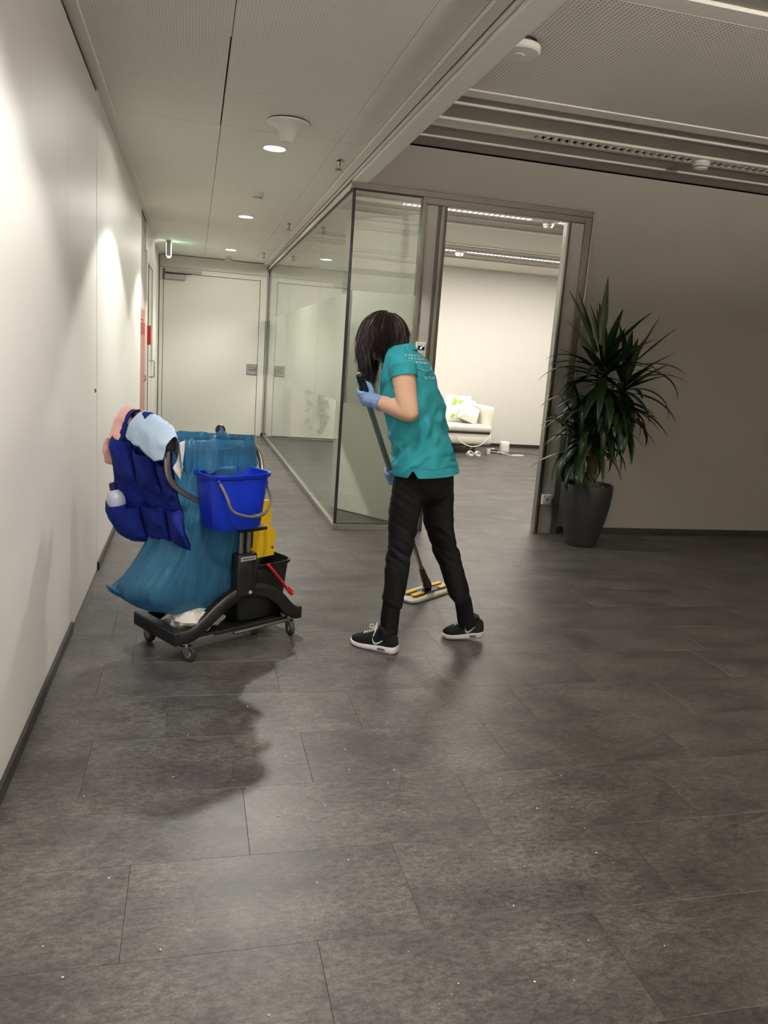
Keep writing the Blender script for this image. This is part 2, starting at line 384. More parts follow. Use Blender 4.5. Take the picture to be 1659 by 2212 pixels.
fl = struct('floor', MB().span((XL-0.15, YB, -0.12), (XR, YE, -0.004)), M['slab'])
TX, TY = 0.735, 0.3535
row_start = {0: 0.187, 1: 0.42, 2: 0.665, 3: 0.386, -1: 0.60, -2: 0.325, 4: 0.50, 5: -0.353, 6: 0.953}
tile_me = {}
def tile_mesh(w, d):
    k = (round(w, 4), round(d, 4))
    if k not in tile_me:
        me = MB().box((0, 0, -0.0035), (w-0.0007, d-0.0007, 0.007), None, 0.0006, 1).mesh('tile')
        me.materials.append(M['floor']); tile_me[k] = me
    return tile_me[k]
far = MB(); n_tiles = 0
for i in range(-14, 32):
    y0 = 1.972 + i*TY; y1 = min(y0+TY, YE)
    if y0 >= YE - 0.02: break
    yl = max(y0, YB)
    st = row_start.get(i, (i*0.29) % TX)
    k0 = math.floor((XL-st)/TX)
    for k in range(k0, 12):
        xa, xb = max(st+k*TX, XL-0.02), min(st+(k+1)*TX, XR)
        if xb - xa < 0.02: continue
        ymid = (yl+y1)/2; xmid = (xa+xb)/2
        near = (0.6 < ymid < 9.0) and xmid < 1.0 + 0.52*ymid + 0.4 and not (ymid > 6.6 and 1.25 < xmid < 1.6)
        if near and n_tiles < 300:
            o = bpy.data.objects.new('tile', tile_mesh(xb-xa, y1-yl)); COL.objects.link(o)
            o.location = (xmid, ymid, 0); o.parent = fl; n_tiles += 1
        else:
            far.box((xmid, ymid, -0.0035), (xb-xa-0.0010, y1-yl-0.0010, 0.007))
tag(put('far_tiles', far, M['floor'], fl), kind='stuff')

# left wall: laminate panel, flush door, plain wall, red cabinet bay, glazed door, wall
wl = struct('wall_left', MB().span((XL-0.15, YB, 0), (XL-0.02, YE, ZL)), M['wall'])
def wpan(name, y0, y1, z0, z1, mt, t=0.02):
    return put(name, MB().span((XL-0.021, y0+0.002, z0), (XL-0.02+t, y1-0.002, z1), 0.0015, 1), mt, wl)
wpan('wall_panel', YB, 0.9, 0.0, ZC-0.03, M['wall_panel'])
wpan('wall_panel', 0.9, 3.80, 0.0, ZC-0.03, M['wall_panel'])
wpan('wall_panel', 4.87, 8.74, 0.0, ZC-0.01, M['wall_panel'])
wpan('wall_panel', 11.02, YE, 0.0, ZC-0.01, M['wall_panel'])
wpan('wall_panel', 9.58, 11.02, 2.42, ZC-0.01, M['wall_panel'])
wpan('wall_panel', 8.74, 9.58, 1.74, ZC-0.01, M['grey_wall'], 0.012)
d1 = struct('door_1', MB().span((XL-0.021, 3.805, 0.004), (XL-0.001, 4.866, ZC-0.03), 0.0015, 1), M['wall_panel'], None, False, 'tall flush white door without skirting in the left wall')
put('lock', MB().lathe([(0.011, 0), (0.011, 0.005), (0.007, 0.006)], (XL-0.001, 4.79, 1.10), 16, (1, 0, 0)), M['alu_dark'], d1, True)
put('door_gasket', MB().span((XL-0.02, 3.797, 0), (XL-0.004, 3.807, ZC-0.03)), M['alu_dark'], d1)
put('door_gasket', MB().span((XL-0.02, 4.864, 0), (XL-0.006, 4.873, ZC-0.03)), M['alu_dark'], d1)
struct('baseboard_left', MB().span((XL, YB, 0), (XL+0.013, 3.797, 0.052), 0.002, 1), M['base'])
struct('baseboard_left.001', MB().span((XL, 4.875, 0), (XL+0.013, 8.74, 0.052), 0.002, 1), M['base'])
struct('baseboard_left.002', MB().span((XL, 11.05, 0), (XL+0.013, YE, 0.052), 0.002, 1), M['base'])
# shadow gap and edge trim under the ceiling
struct('trim_1', MB().span((XL-0.004, YB, ZC-0.012), (XL+0.055, YE, ZC+0.004), 0.002, 1), M['ceil_plain'])
struct('trim_2', MB().span((XL-0.02, YB, ZC-0.03), (XL-0.004, YE, ZC-0.004)), M['alu_dark'])
# red hose cabinet
cab = empty('fire_hose_cabinet', (XL, 9.16, 0), 'pinkish red hose cabinet set flush into the left wall before the far door', 'cabinet')
put('cabinet_door', MB().span((XL-0.019, 8.75, 0.02), (XL-0.004, 9.57, 1.62), 0.002, 1), M['red_cab'], cab)
put('sign_plate', MB().span((XL-0.004, 8.82, 1.47), (XL-0.001, 9.5, 1.60)), M['red'], cab)
put('top_panel', MB().span((XL-0.019, 8.75, 1.63), (XL-0.006, 9.57, 1.74), 0.002, 1), M['red_cab'], cab)
put('latch', MB().tube([(XL-0.004, 9.36, 1.02), (XL+0.018, 9.36, 1.01), (XL+0.022, 9.36, 0.97), (XL+0.002, 9.36, 0.95)], 0.007, 8), M['chrome'], cab, True)
sg = empty('wall_flag_sign', (XL, 9.72, 1.35), 'small dark red box sign projecting from the left wall near the far door', 'sign')
put('sign_body', MB().span((XL, 9.66, 1.36), (XL+0.055, 9.78, 1.58), 0.003, 1), M['red'], sg)
put('sign_mount', MB().span((XL-0.001, 9.68, 1.33), (XL+0.012, 9.76, 1.37), 0.002, 1), M['white_plastic'], sg)
# narrow door with pull handle
d2 = struct('door_2', MB().span((XL-0.019, 9.70, 0.004), (XL-0.006, 10.92, 2.30), 0.002, 1), M['door_white'], None, False, 'white side door with bow handle in the left wall near the end')
put('door_frame', MB().span((XL-0.02, 9.58, 0), (XL+0.016, 9.70, 2.40), 0.002, 1).span((XL-0.02, 10.92, 0), (XL+0.016, 11.02, 2.40), 0.002, 1).span((XL-0.02, 9.70, 2.30), (XL+0.016, 10.92, 2.42), 0.002, 1), M['door_white'], d2)
put('door_gasket', MB().span((XL-0.006, 10.20, 0), (XL+0.001, 10.225, 2.30)), M['black'], d2)
put('handle', MB().tube([(XL-0.006, 10.6, 1.16), (XL+0.045, 10.6, 1.155), (XL+0.055, 10.6, 1.13), (XL+0.055, 10.6, 0.98), (XL+0.045, 10.6, 0.955), (XL-0.006, 10.6, 0.95)], 0.011, 8, True, 3), M['chrome'], d2, True)

# end wall with the door
we = struct('wall_end', MB().span((XL-0.15, YE, 0), (XR, YE+0.15, ZL)), M['wall'])
d3 = struct('door_3', MB().span((-0.47, YE-0.028, 0.008), (1.005, YE, 2.46), 0.002, 1), M['door_white'], None, False, 'wide flush cream door closing the end of the corridor')
put('door_frame', MB().span((-0.53, YE-0.04, 0), (-0.478, YE, 2.54), 0.002, 1).span((1.013, YE-0.04, 0), (1.11, YE, 2.54), 0.002, 1).span((-0.478, YE-0.04, 2.468), (1.013, YE, 2.54), 0.002, 1), M['door_white'], d3)
put('top_panel', MB().span((-0.53, YE-0.036, 2.545), (1.11, YE, ZC-0.01), 0.002, 1), M['door_white'], d3)
pl = put('handle_plate', MB().span((0.835, YE-0.036, 0.985), (1.0, YE-0.027, 1.155), 0.002, 1), M['steel'], d3)
put('handle_recess', MB().span((0.85, YE-0.038, 1.0), (0.985, YE-0.035, 1.14)), M['grey_plastic'], pl)
put('lever', MB().tube([(0.965, YE-0.036, 1.115), (0.965, YE-0.075, 1.115), (0.95, YE-0.08, 1.115), (0.865, YE-0.08, 1.112)], 0.010, 8), M['chrome'], pl, True)
dc = empty('door_closer', (-0.22, YE, 2.5), 'grey door closer with slide arm above the end door', 'door closer')
put('arm_rail', MB().span((-0.46, YE-0.075, 2.470), (0.10, YE-0.04, 2.515), 0.003, 1), M['grey_plastic'], dc)
put('body', MB().span((-0.46, YE-0.085, 2.365), (-0.15, YE-0.028, 2.445), 0.004, 1), M['steel'], dc)
put('arm', MB().box((-0.25, YE-0.065, 2.457), (0.40, 0.025, 0.014), Matrix.Rotation(-0.03, 3, 'Y'), 0.002, 1), M['alu_dark'], dc)
put('end_cap', MB().span((-0.475, YE-0.085, 2.36), (-0.455, YE-0.03, 2.52), 0.003, 1), M['alu_dark'], dc)

# front wall of the meeting room
struct('wall_front', MB().span((3.132, YC, 0), (XR, YC+0.12, ZL)).span((XG+0.09, YC, 2.685), (3.132, YC+0.12, ZL)), M['grey_wall'])
struct('baseboard_front', MB().span((3.14, YC-0.013, 0), (XR, YC, 0.058), 0.002, 1), M['base'])
struct('baseboard_room', MB().span((2.0, YE-0.013, 0), (XR, YE, 0.058), 0.002, 1), M['base'])
struct('wall_right', MB().span((XR, YB, 0), (XR+0.15, YE+0.15, ZL)), M['grey_wall'])
struct('wall_rear', MB().span((XL-0.15, YB-0.15, 0), (XR+0.15, YB, ZL)), M['grey_wall'])

# glazed corner: front along the corridor and return pane
gp = empty('window_1', (XG, YC, 0), 'frameless clear glass corner partition with a frosted band beside the corridor', 'glass wall')
gp['kind'] = 'structure'
ys = [YC+0.004, 7.56, 10.08, YE-0.002]
for i in range(3):
    p = put('pane', MB().span((XG-0.005, ys[i]+0.004, 0.05), (XG+0.005, ys[i+1]-0.003, 2.636)), M['glass'], gp)
    put('frosted_band', MB().span((XG+0.0056, ys[i]+0.004, 1.032), (XG+0.0066, ys[i+1]-0.003, 1.885)), M['frost'], p)
p = put('pane', MB().span((XG+0.012, YC-0.005, 0.05), (1.692, YC+0.005, 2.636)), M['glass'], gp)
put('frosted_band', MB().span((XG+0.012, YC+0.0056, 1.032), (1.692, YC+0.0066, 1.90)), M['frost'], p)
put('corner_joint', MB().span((XG-0.009, YC-0.009, 0.045), (XG+0.014, YC+0.006, 2.64)), M['black'], gp)
put('end_joint', MB().span((XG-0.008, YE-0.012, 0.03), (XG+0.008, YE, 2.64)), M['black'], gp)
put('end_foot', MB().span((XG-0.05, YE-0.05, 0), (XG+0.02, YE-0.001, 0.05), 0.003, 1), M['black'], gp)
put('header_rail', MB().span((XG-0.022, YC-0.022, 2.646), (XG+0.022, YE-0.002, 2.684), 0.002, 1), M['ceil_plain'], gp)
put('header_gasket', MB().span((XG-0.008, YC, 2.632), (XG+0.008, YE-0.002, 2.648)), M['black'], gp)
put('base_rail', MB().span((XG-0.02, YC-0.02, 0), (XG+0.02, YE-0.05, 0.048), 0.002, 1), M['steel'], gp)
put('base_rail', MB().span((XG+0.02, YC-0.02, 0), (1.692, YC+0.02, 0.048), 0.002, 1), M['steel'], gp)
put('base_gasket', MB().span((XG+0.005, YC-0.008, 0.047), (1.692, YC+0.008, 0.054)), M['black'], gp)

# door frame of the meeting room
df = empty('door_4', (2.4, YC, 0), 'brushed grey metal door frame with infill side panels around the lit room opening', 'door frame')
df['kind'] = 'structure'
put('head_profile', MB().span((XG-0.022, YC-0.024, 2.640), (3.132, YC+0.06, 2.686), 0.002, 1), M['alu'], df)
put('head_panel', MB().span((1.695, YC-0.018, 2.592), (3.132, YC+0.02, 2.641), 0.002, 1), M['alu'], df)
put('head_gasket', MB().span((XG, YC-0.009, 2.630), (1.692, YC+0.009, 2.642)), M['black'], df)
put('pane_post', MB().span((1.692, YC-0.02, 0), (1.722, YC+0.06, 2.64), 0.002, 1), M['alu'], df)
put('infill_panel', MB().span((1.722, YC-0.012, 0), (1.820, YC+0.06, 2.586), 0.001, 1), M['frame_panel'], df)
put('rebate', MB().span((1.820, YC-0.016, 0), (1.846, YC+0.06, 2.586)), M['alu_dark'], df)
put('jamb', MB().span((1.846, YC-0.024, 0), (1.872, YC+0.09, 2.586), 0.002, 1), M['alu'], df)
put('jamb_rebate', MB().span((1.872, YC-0.02, 0), (1.894, YC+0.10, 2.586)), M['alu_dark'], df)
put('jamb', MB().span((2.912, YC-0.024, 0), (2.930, YC+0.045, 2.586), 0.002, 1), M['steel'], df)
put('rebate', MB().span((2.930, YC-0.016, 0), (2.952, YC+0.06, 2.586)), M['alu_dark'], df)
put('infill_panel', MB().span((2.952, YC-0.012, 0), (3.066, YC+0.06, 2.586), 0.001, 1), M['frame_panel'], df)
put('edge_profile', MB().span((3.066, YC-0.022, 0), (3.128, YC+0.06, 2.640), 0.003, 1), M['alu'], df)
put('edge_lip', MB().span((3.128, YC-0.03, 0.058), (3.137, YC+0.02, 2.686), 0.001, 1), M['steel'], df)
# open leaf of the meeting-room door, swung inwards behind the return pane
hinge = V((1.885, YC+0.10, 0)); tip = V((1.30, 7.02, 0)); ddir = (tip-hinge).normalized(); dn = V((-ddir.y, ddir.x, 0))
lf = empty('room_door', hinge, 'open cream door leaf standing inside the room behind the glass return pane', 'door')
rotd = Matrix((ddir, dn, V((0, 0, 1)))).transposed()
dw = 1.02
put('leaf', MB().box(hinge+ddir*(dw/2)+V((0, 0, 1.285)), (dw, 0.045, 2.56), rotd, 0.003, 1), M['door_white'], lf)
put('handle', MB().tube([hinge+ddir*0.95-dn*0.022+V((0, 0, 1.05)), hinge+ddir*0.95-dn*0.07+V((0, 0, 1.05)), hinge+ddir*0.83-dn*0.07+V((0, 0, 1.05))], 0.01, 8), M['chrome'], lf, True)
for hz in (0.3, 1.3, 2.3):
    put('hinge', MB().lathe([(0.009, -0.05), (0.009, 0.05)], hinge+V((0.0, 0.0, hz)), 10), M['steel'], lf, True)

# bulkhead between corridor and lobby
struct('trim_3', MB().span((XG-0.015, YB, 2.682), (XG+0.095, YC-0.001, ZL+0.12), 0.002, 1), M['beam'])
struct('trim_4', MB().span((XG+0.0, YC+0.06, 2.684), (XG+0.09, YE, ZL+0.12)), M['beam'])
struct('trim_5', MB().span((XG-0.032, YB, 2.700), (XG-0.022, YE, ZC+0.02)).span((XG-0.10, YB, ZC-0.022), (XG-0.042, YE, ZC+0.0), 0.002, 1), M['ceil_plain'])
struct('trim_6', MB().span((XG-0.043, YB, 2.722), (XG-0.014, YE, 2.75)), M['alu_dark'])

# corridor ceiling: sheet-metal panels with open joints
ce = struct('ceiling', MB().span((XL-0.15, YB, ZC+0.025), (XG+0.02, YE, ZC+0.08)), M['ceil_back'])
yj = [YB, -1.19, -0.47, 0.25, 0.97, 1.68, 2.40, 3.115, 3.832, 4.549, 5.268, 7.42, 9.57, 11.72, YE]
xj = [XL+0.052, 0.133, 0.872, XG-0.098]
for i in range(len(yj)-1):
    for j in range(3):
        g = 0.0012 if not (j == 0 and yj[i] in (3.832, 4.549)) else 0.006
        put('ceiling_panel', MB().span((xj[j]+(0.0012 if j == 2 else 0.002), yj[i]+(0.004 if yj[i] in (5.268, 7.42) else 0.0012), ZC), (xj[j+1]-(0.0012 if j == 1 else g), yj[i+1]-0.0015, ZC+0.02), 0.0012, 1), M['ceil'] if yj[i] < 9 else M['ceil_plain'], ce)

# lobby + room ceiling: repeating bays of sails, profiles and darker-painted recessed panels
lc = struct('ceiling.001', MB().span((XG+0.02, YB, ZL+0.10), (XR, YE, ZL+0.16)), M['ceil_back'])
PER = 2.872
def bay(k, x0):
    off = k*PER
    def strip(name, a, b, z, mt, t=0.02, x1=XR):
        a += off; b += off
        a = max(a, YB); b = min(b, YE)
        lo, hi = a, b
        # keep clear of the front wall
        if lo < YC < hi or (lo >= YC-0.001 and lo < YC+0.12):
            if hi <= YC+0.12 and lo >= YC: return
            if lo < YC: hi = YC
            else: lo = YC+0.12
        if k == 0 and lo >= YC: return
        if hi-lo < 0.01: return
        put(name, MB().span((x0, lo, z), (x1, hi, z+t), 0.0015, 1), mt, lc)
    strip('ceiling_sail', 3.42, 4.745, ZL-0.004, M['lob'])
    strip('ceiling_profile', 4.748, 4.862, ZL-0.012, M['lob_plain'])
    strip('recessed_panel', 4.864, 5.045, ZL+0.012, M['lob_shaded'])
    strip('ceiling_rib', 5.045, 5.068, ZL, M['lob_plain'])
    strip('recessed_panel', 5.068, 5.366, ZL+0.012, M['lob_shaded'])
    strip('ceiling_profile', 5.366, 5.42, ZL-0.004, M['lob_plain'])
    strip('ceiling_profile', 5.495, 5.545, ZL-0.004, M['lob_plain'])
    strip('recessed_panel', 5.547, 5.82, ZL+0.012, M['lob_shaded'])
    strip('ceiling_rib', 5.82, 5.842, ZL, M['lob_plain'])
    strip('recessed_panel', 5.842, 6.175, ZL+0.012, M['lob_shaded'])
    strip('ceiling_profile', 6.178, 6.29, ZL-0.004, M['lob_plain'])
for k in (-2, -1, 0): bay(k, XG+0.096)
for k in (1, 2, 3): bay(k, XG+0.092)
# filler on the lamp line where no luminaire sits
def filler(y, xs):
    for a, b in xs:
        put('lamp_line_cover', MB().span((a, y-0.036, ZL-0.003), (b, y+0.038, ZL+0.02), 0.001, 1), M['lob_plain'], lc)
LY = 5.457
filler(LY, [(XG+0.096, 2.29), (3.53, 3.72)])
filler(LY-PER, [(XG+0.096, XR)]); filler(LY-2*PER, [(XG+0.096, XR)])

# ------------------------------------------------------------------ luminaires and ceiling fittings
def lamp(name, kind, loc, power, col, rot=(0, 0, 0), **kw):
    l = bpy.data.lights.new(name, kind); l.energy = power; l.color = col
    for k, v in kw.items(): setattr(l, k, v)
    o = bpy.data.objects.new(name, l); COL.objects.link(o); o.location = loc; o.rotation_euler = rot
    return o
DL = [(0.50, 5.65), (0.495, 8.60), (0.475, 11.56)]
dl_lab = ['round white recessed downlight glowing beside the ceiling speaker cone', 'round glowing downlight second along the corridor, past the smoke detector', 'small round glowing downlight farthest along the corridor ceiling']
for i, (x, y) in enumerate(DL):
    e = empty('downlight', (x, y, ZC), dl_lab[i], 'ceiling light', 'corridor downlights')
    put('trim_ring', MB().lathe([(0.072, -0.001), (0.086, -0.001), (0.090, -0.004), (0.086, -0.007), (0.074, -0.006), (0.071, -0.003)], (x, y, ZC), 40, cap0=False, cap1=False), M['white_plastic'], e, True)
    lens = MB().lathe([(0.071, -0.003), (0.05, -0.0055), (0.02, -0.0062), (0.002, -0.0065)], (x, y, ZC), 32, cap0=True, cap1=True)
    put('lens', lens, M['lens'], e, True)
    lamp('downlight_lamp', 'SPOT', (x, y, ZC-0.02), DOWN_W*(1.0, 0.9, 0.72)[i], DOWN_COL, spot_size=math.radians(122), spot_blend=(0.14, 0.2, 0.7)[i], shadow_soft_size=0.06)
    lamp('downlight_glow', 'SPOT', (x, y, ZC-0.02), GLOW_W, DOWN_COL, spot_size=math.radians(174), spot_blend=0.1, shadow_soft_size=0.05)
# unseen wall washer, added to make the scallop on the near wall
x, y = 0.30, 1.55
e = empty('downlight', (x, y, ZC), 'added unseen wall washer downlight above the near end of the corridor', 'ceiling light', 'corridor downlights')
put('trim_ring', MB().lathe([(0.072, -0.001), (0.086, -0.001), (0.090, -0.004), (0.086, -0.007), (0.074, -0.006), (0.071, -0.003)], (x, y, ZC), 40, cap0=False, cap1=False), M['white_plastic'], e, True)
put('lens', MB().lathe([(0.071, -0.003), (0.05, -0.0055), (0.02, -0.0062), (0.002, -0.0065)], (x, y, ZC), 32), M['lens'], e, True)
aim = (V((XL, 2.15, 0.75))-V((x, y, ZC-0.02))).to_track_quat('-Z', 'Y').to_euler()
lamp('added_washer_lamp', 'SPOT', (x, y, ZC-0.02), WASH_W, WASH_COL, rot=aim, spot_size=math.radians(92), spot_blend=0.35, shadow_soft_size=0.06)

x, y = 0.50, -0.30  # downlight added behind the camera to light the person's near side
e = empty('downlight', (x, y, ZC), 'added unseen fill downlight behind the photographer', 'ceiling light', 'corridor downlights')
put('trim_ring', MB().lathe([(0.072, -0.001), (0.086, -0.001), (0.090, -0.004), (0.086, -0.007), (0.074, -0.006), (0.071, -0.003)], (x, y, ZC), 40, cap0=False, cap1=False), M['white_plastic'], e, True)
put('lens', MB().lathe([(0.071, -0.003), (0.05, -0.0055), (0.02, -0.0062), (0.002, -0.0065)], (x, y, ZC), 32), M['lens'], e, True)
lamp('downlight_lamp', 'SPOT', (x, y, ZC-0.02), REAR_FILL_W, DOWN_COL, spot_size=math.radians(140), spot_blend=0.3, shadow_soft_size=0.06)
x, y = 0.50, 2.62  # downlight added above the view for the floor pool and the arm
e = empty('downlight', (x, y, ZC), 'added unseen dimmed downlight above the near floor', 'ceiling light', 'corridor downlights')
put('trim_ring', MB().lathe([(0.072, -0.001), (0.086, -0.001), (0.090, -0.004), (0.086, -0.007), (0.074, -0.006), (0.071, -0.003)], (x, y, ZC), 40, cap0=False, cap1=False), M['white_plastic'], e, True)
put('lens', MB().lathe([(0.071, -0.003), (0.05, -0.0055), (0.02, -0.0062), (0.002, -0.0065)], (x, y, ZC), 32), M['lens'], e, True)
lamp('downlight_lamp', 'SPOT', (x, y, ZC-0.02), NEAR_W, DOWN_COL, spot_size=math.radians(122), spot_blend=0.3, shadow_soft_size=0.06)
# uplighter added out of view to brighten the lobby ceiling and give fill
x, y = 3.9, -1.6
e = empty('added_uplighter', (x, y, 0), 'added unseen uplighter brightening the lobby from the back', 'added lamp')
put('base', MB().span((x-0.2, y-0.15, 0), (x+0.2, y+0.15, 0.02), 0.004, 1), M['steel'], e)
put('pole', MB().span((x-0.02, y-0.012, 0.02), (x+0.02, y+0.012, 1.93), 0.004, 1), M['steel'], e)
put('head', MB().span((x-0.30, y-0.16, 1.93), (x+0.30, y+0.16, 1.97), 0.006, 1), M['white_plastic'], e)
put('diffuser', MB().span((x-0.28, y-0.14, 1.968), (x+0.28, y+0.14, 1.974)), M['lens'] if False else M['tube_on'], e)
lamp('added_uplight_lamp', 'AREA', (x, y, 1.985), FILL_UPLIGHT_W, ROOM_COL, rot=(PI, 0, 0), shape='RECTANGLE', size=0.56, size_y=0.28)
# speaker cone under the corridor ceiling
x, y = 0.515, 4.985
e = empty('ceiling_speaker', (x, y, ZC), 'white trumpet shaped ceiling speaker hanging in front of the first downlight', 'speaker')
put('horn', MB().lathe([(0.128, -0.008), (0.126, -0.016), (0.105, -0.024), (0.078, -0.037), (0.060, -0.056), (0.050, -0.082), (0.044, -0.112), (0.038, -0.120), (0.004, -0.123)], (x, y, ZC), 48, cap0=True, cap1=True), M['white_plastic'], e, True)
put('gasket_ring', MB().lathe([(0.118, 0.0), (0.122, -0.003), (0.120, -0.008), (0.1, -0.008)], (x, y, ZC), 48), M['alu_dark'], e, True)
# sprinklers
sp_lab = ['chrome sprinkler head nearest, beside the downlight and speaker', 'chrome sprinkler head second along the corridor ceiling', 'tiny chrome sprinkler head farthest along the corridor ceiling']
for i, (x, y) in enumerate([(0.961, 5.743), (0.957, 8.742), (0.936, 11.59)]):
    e = empty('sprinkler', (x, y, ZC), sp_lab[i], 'sprinkler', 'corridor sprinklers')
    put('rosette', MB().lathe([(0.036, 0.0), (0.034, -0.006), (0.020, -0.012), (0.014, -0.013)], (x, y, ZC), 24), M['chrome'], e, True)
    put('body', MB().lathe([(0.014, -0.010), (0.012, -0.028), (0.007, -0.034), (0.005, -0.058)], (x, y, ZC), 16), M['chrome'], e, True)
    put('deflector', MB().lathe([(0.004, -0.056), (0.024, -0.060), (0.025, -0.063), (0.004, -0.063)], (x, y, ZC), 16), M['alu_dark'], e, True)
    put('yoke', MB().tube([(x-0.012, y, ZC-0.02), (x-0.013, y, ZC-0.04), (x-0.004, y, ZC-0.058)], 0.0025, 6).tube([(x+0.012, y, ZC-0.02), (x+0.013, y, ZC-0.04), (x+0.004, y, ZC-0.058)], 0.0025, 6), M['chrome'], e, True)
def detector(x, y, z, r, lab, group):
    e = empty('smoke_detector', (x, y, z), lab, 'smoke detector', group)
    put('base', MB().lathe([(r*0.98, 0.0), (r, -0.010), (r*0.98, -0.016), (r*0.9, -0.018)], (x, y, z), 32), M['white_plastic'], e, True)
    put('gap_ring', MB().lathe([(r*0.80, -0.016), (r*0.80, -0.040)], (x, y, z), 32), M['black'], e, True)
    put('housing', MB().lathe([(r*0.96, -0.019), (r*0.97, -0.030), (r*0.86, -0.036)], (x, y, z), 32), M['white_plastic'], e, True)
    put('cap', MB().lathe([(r*0.82, -0.041), (r*0.78, -0.050), (r*0.60, -0.056), (0.004, -0.058)], (x, y, z), 32), M['white_plastic'], e, True)
detector(0.516, 7.30, ZC, 0.055, 'white smoke detector on the corridor ceiling between two downlights', 'smoke detectors')
detector(0.478, 12.5, ZC, 0.055, 'white smoke detector just before the end door', 'smoke detectors')
detector(3.63, LY+0.005, ZL-0.003, 0.062, 'white smoke detector between two louvre lights on the lobby ceiling', 'smoke detectors')
detector(3.775, LY+PER+0.05, ZL-0.006, 0.062, 'white smoke detector on the first lit ceiling line inside the room', 'smoke detectors')
detector(3.733, LY+2*PER+0.08, ZL-0.006, 0.062, 'white smoke detector on the far lit ceiling line inside the room', 'smoke detectors')
# round white disc fitting on the lobby sail
x, y = 1.545, 4.00
e = empty('ceiling_disc', (x, y, ZL), 'round white flat ceiling unit close to the white bulkhead', 'ceiling unit')
put('neck', MB().lathe([(0.085, 0.0), (0.085, -0.022)], (x, y, ZL-0.004), 36), M['black'], e, True)
put('disc', MB().lathe([(0.10, -0.022), (0.107, -0.028), (0.107, -0.052), (0.100, -0.060), (0.03, -0.062), (0.028, -0.066), (0.002, -0.067)], (x, y, ZL-0.004), 40), M['white_plastic'], e, True)

# dark louvre lights in the lobby
def louvre_light(x0, x1, y, lab, on=False, pitch=0.0615, group='louvre ceiling lights'):
    e = empty('louvre_light', ((x0+x1)/2, y, ZL), lab, 'ceiling light', group)
    hw = 0.035
    put('housing', MB().span((x0, y-hw, ZL+0.045), (x1, y+hw, ZL+0.05)).span((x0, y-hw, ZL), (x1, y-hw+0.002, ZL+0.05)).span((x0, y+hw-0.002, ZL), (x1, y+hw, ZL+0.05)).span((x0, y-hw, ZL), (x0+0.003, y+hw, ZL+0.05)).span((x1-0.003, y-hw, ZL), (x1, y+hw, ZL+0.05)), M['white_plastic'] if on else M['alu_dark'], e)
    n = int((x1-x0)/pitch)
    one = MB()
    for k in range(n):
        xx = x0+pitch*(k+0.5)
        vs = [(xx-0.017, y-hw+0.002, ZL-0.006), (xx+0.006, y-hw+0.002, ZL-0.006), (xx-0.003, y-hw+0.002, ZL+0.030),
              (xx-0.017, y+hw-0.002, ZL-0.006), (xx+0.006, y+hw-0.002, ZL-0.006), (xx-0.003, y+hw-0.002, ZL+0.030)]
        fs = [(0, 1, 2), (3, 5, 4), (0, 3, 4, 1), (1, 4, 5, 2), (2, 5, 3, 0)]
        if on: one.poly(vs, fs)
        else: put('louvre_blade', MB().poly(vs, fs), M['louvre'], e)
    if on: put('louvre_blades', one, M['louvre'], e, kind='stuff')
    return e
louvre_light(2.29, 3.53, LY, 'unlit louvre light with white blades left of the detector on the lobby ceiling')
louvre_light(3.72, 4.96, LY, 'unlit louvre light right of the detector at the right edge of the lobby ceiling')
for k, xr in ((1, [(2.1, 3.55), (3.62+0.26, 5.3), (5.4, 6.8)]), (2, [(2.1, 3.64), (3.83, 5.3), (5.4, 6.8)])):
    y = LY+k*PER
    labs = {1: ['lit louvre strip over the front of the bright room, left of its detector', 'lit louvre strip over the front of the bright room, right of its detector', 'lit louvre strip of the front row at the right end of the room'],
            2: ['lit louvre strip over the back of the bright room, left of its detector', 'lit louvre strip over the back of the bright room, right of its detector', 'lit louvre strip of the back row at the right end of the room']}[k]
    for (a, b), lb in zip(xr, labs):
        e = louvre_light(a, b, y, lb, True)
        put('light_strip', MB().span((a+0.004, y-0.031, ZL-0.002), (b-0.004, y+0.031, ZL+0.002)), M['tube_on'], e)
        lamp('strip_lamp', 'AREA', ((a+b)/2, y, ZL-0.012), ROOM_W, ROOM_COL, shape='RECTANGLE', size=b-a, size_y=0.06)
    edges = [XG+0.094]+[v for ab in xr for v in ab]+[XR]
    filler(y, [(edges[i], edges[i+1]) for i in range(0, len(edges), 2)])

# exit sign, edge on, hanging at the far left of the corridor
x, y = -0.352, 11.3
e = empty('exit_sign', (x, y, ZC), 'thin illuminated emergency sign hanging edge-on near the end door', 'sign')
put('mount', MB().span((x-0.03, y-0.10, ZC-0.02), (x+0.03, y+0.10, ZC), 0.003, 1), M['grey_plastic'], e)
put('body', MB().span((x-0.028, y-0.07, ZC-0.20), (x+0.028, y+0.07, ZC-0.02), 0.003, 1), M['grey_plastic'], e)
put('sign_face', MB().span((x+0.0285, y-0.068, ZC-0.19), (x+0.034, y+0.068, ZC-0.03), 0.001, 1), M['exit_g'], e)
put('sign_face', MB().span((x-0.034, y-0.068, ZC-0.19), (x-0.0285, y+0.068, ZC-0.03), 0.001, 1), M['exit_w'], e)
put('downward_lamp', MB().span((x-0.022, y-0.068, ZC-0.212), (x+0.022, y+0.068, ZC-0.20), 0.002, 1), M['exit_w'], e)

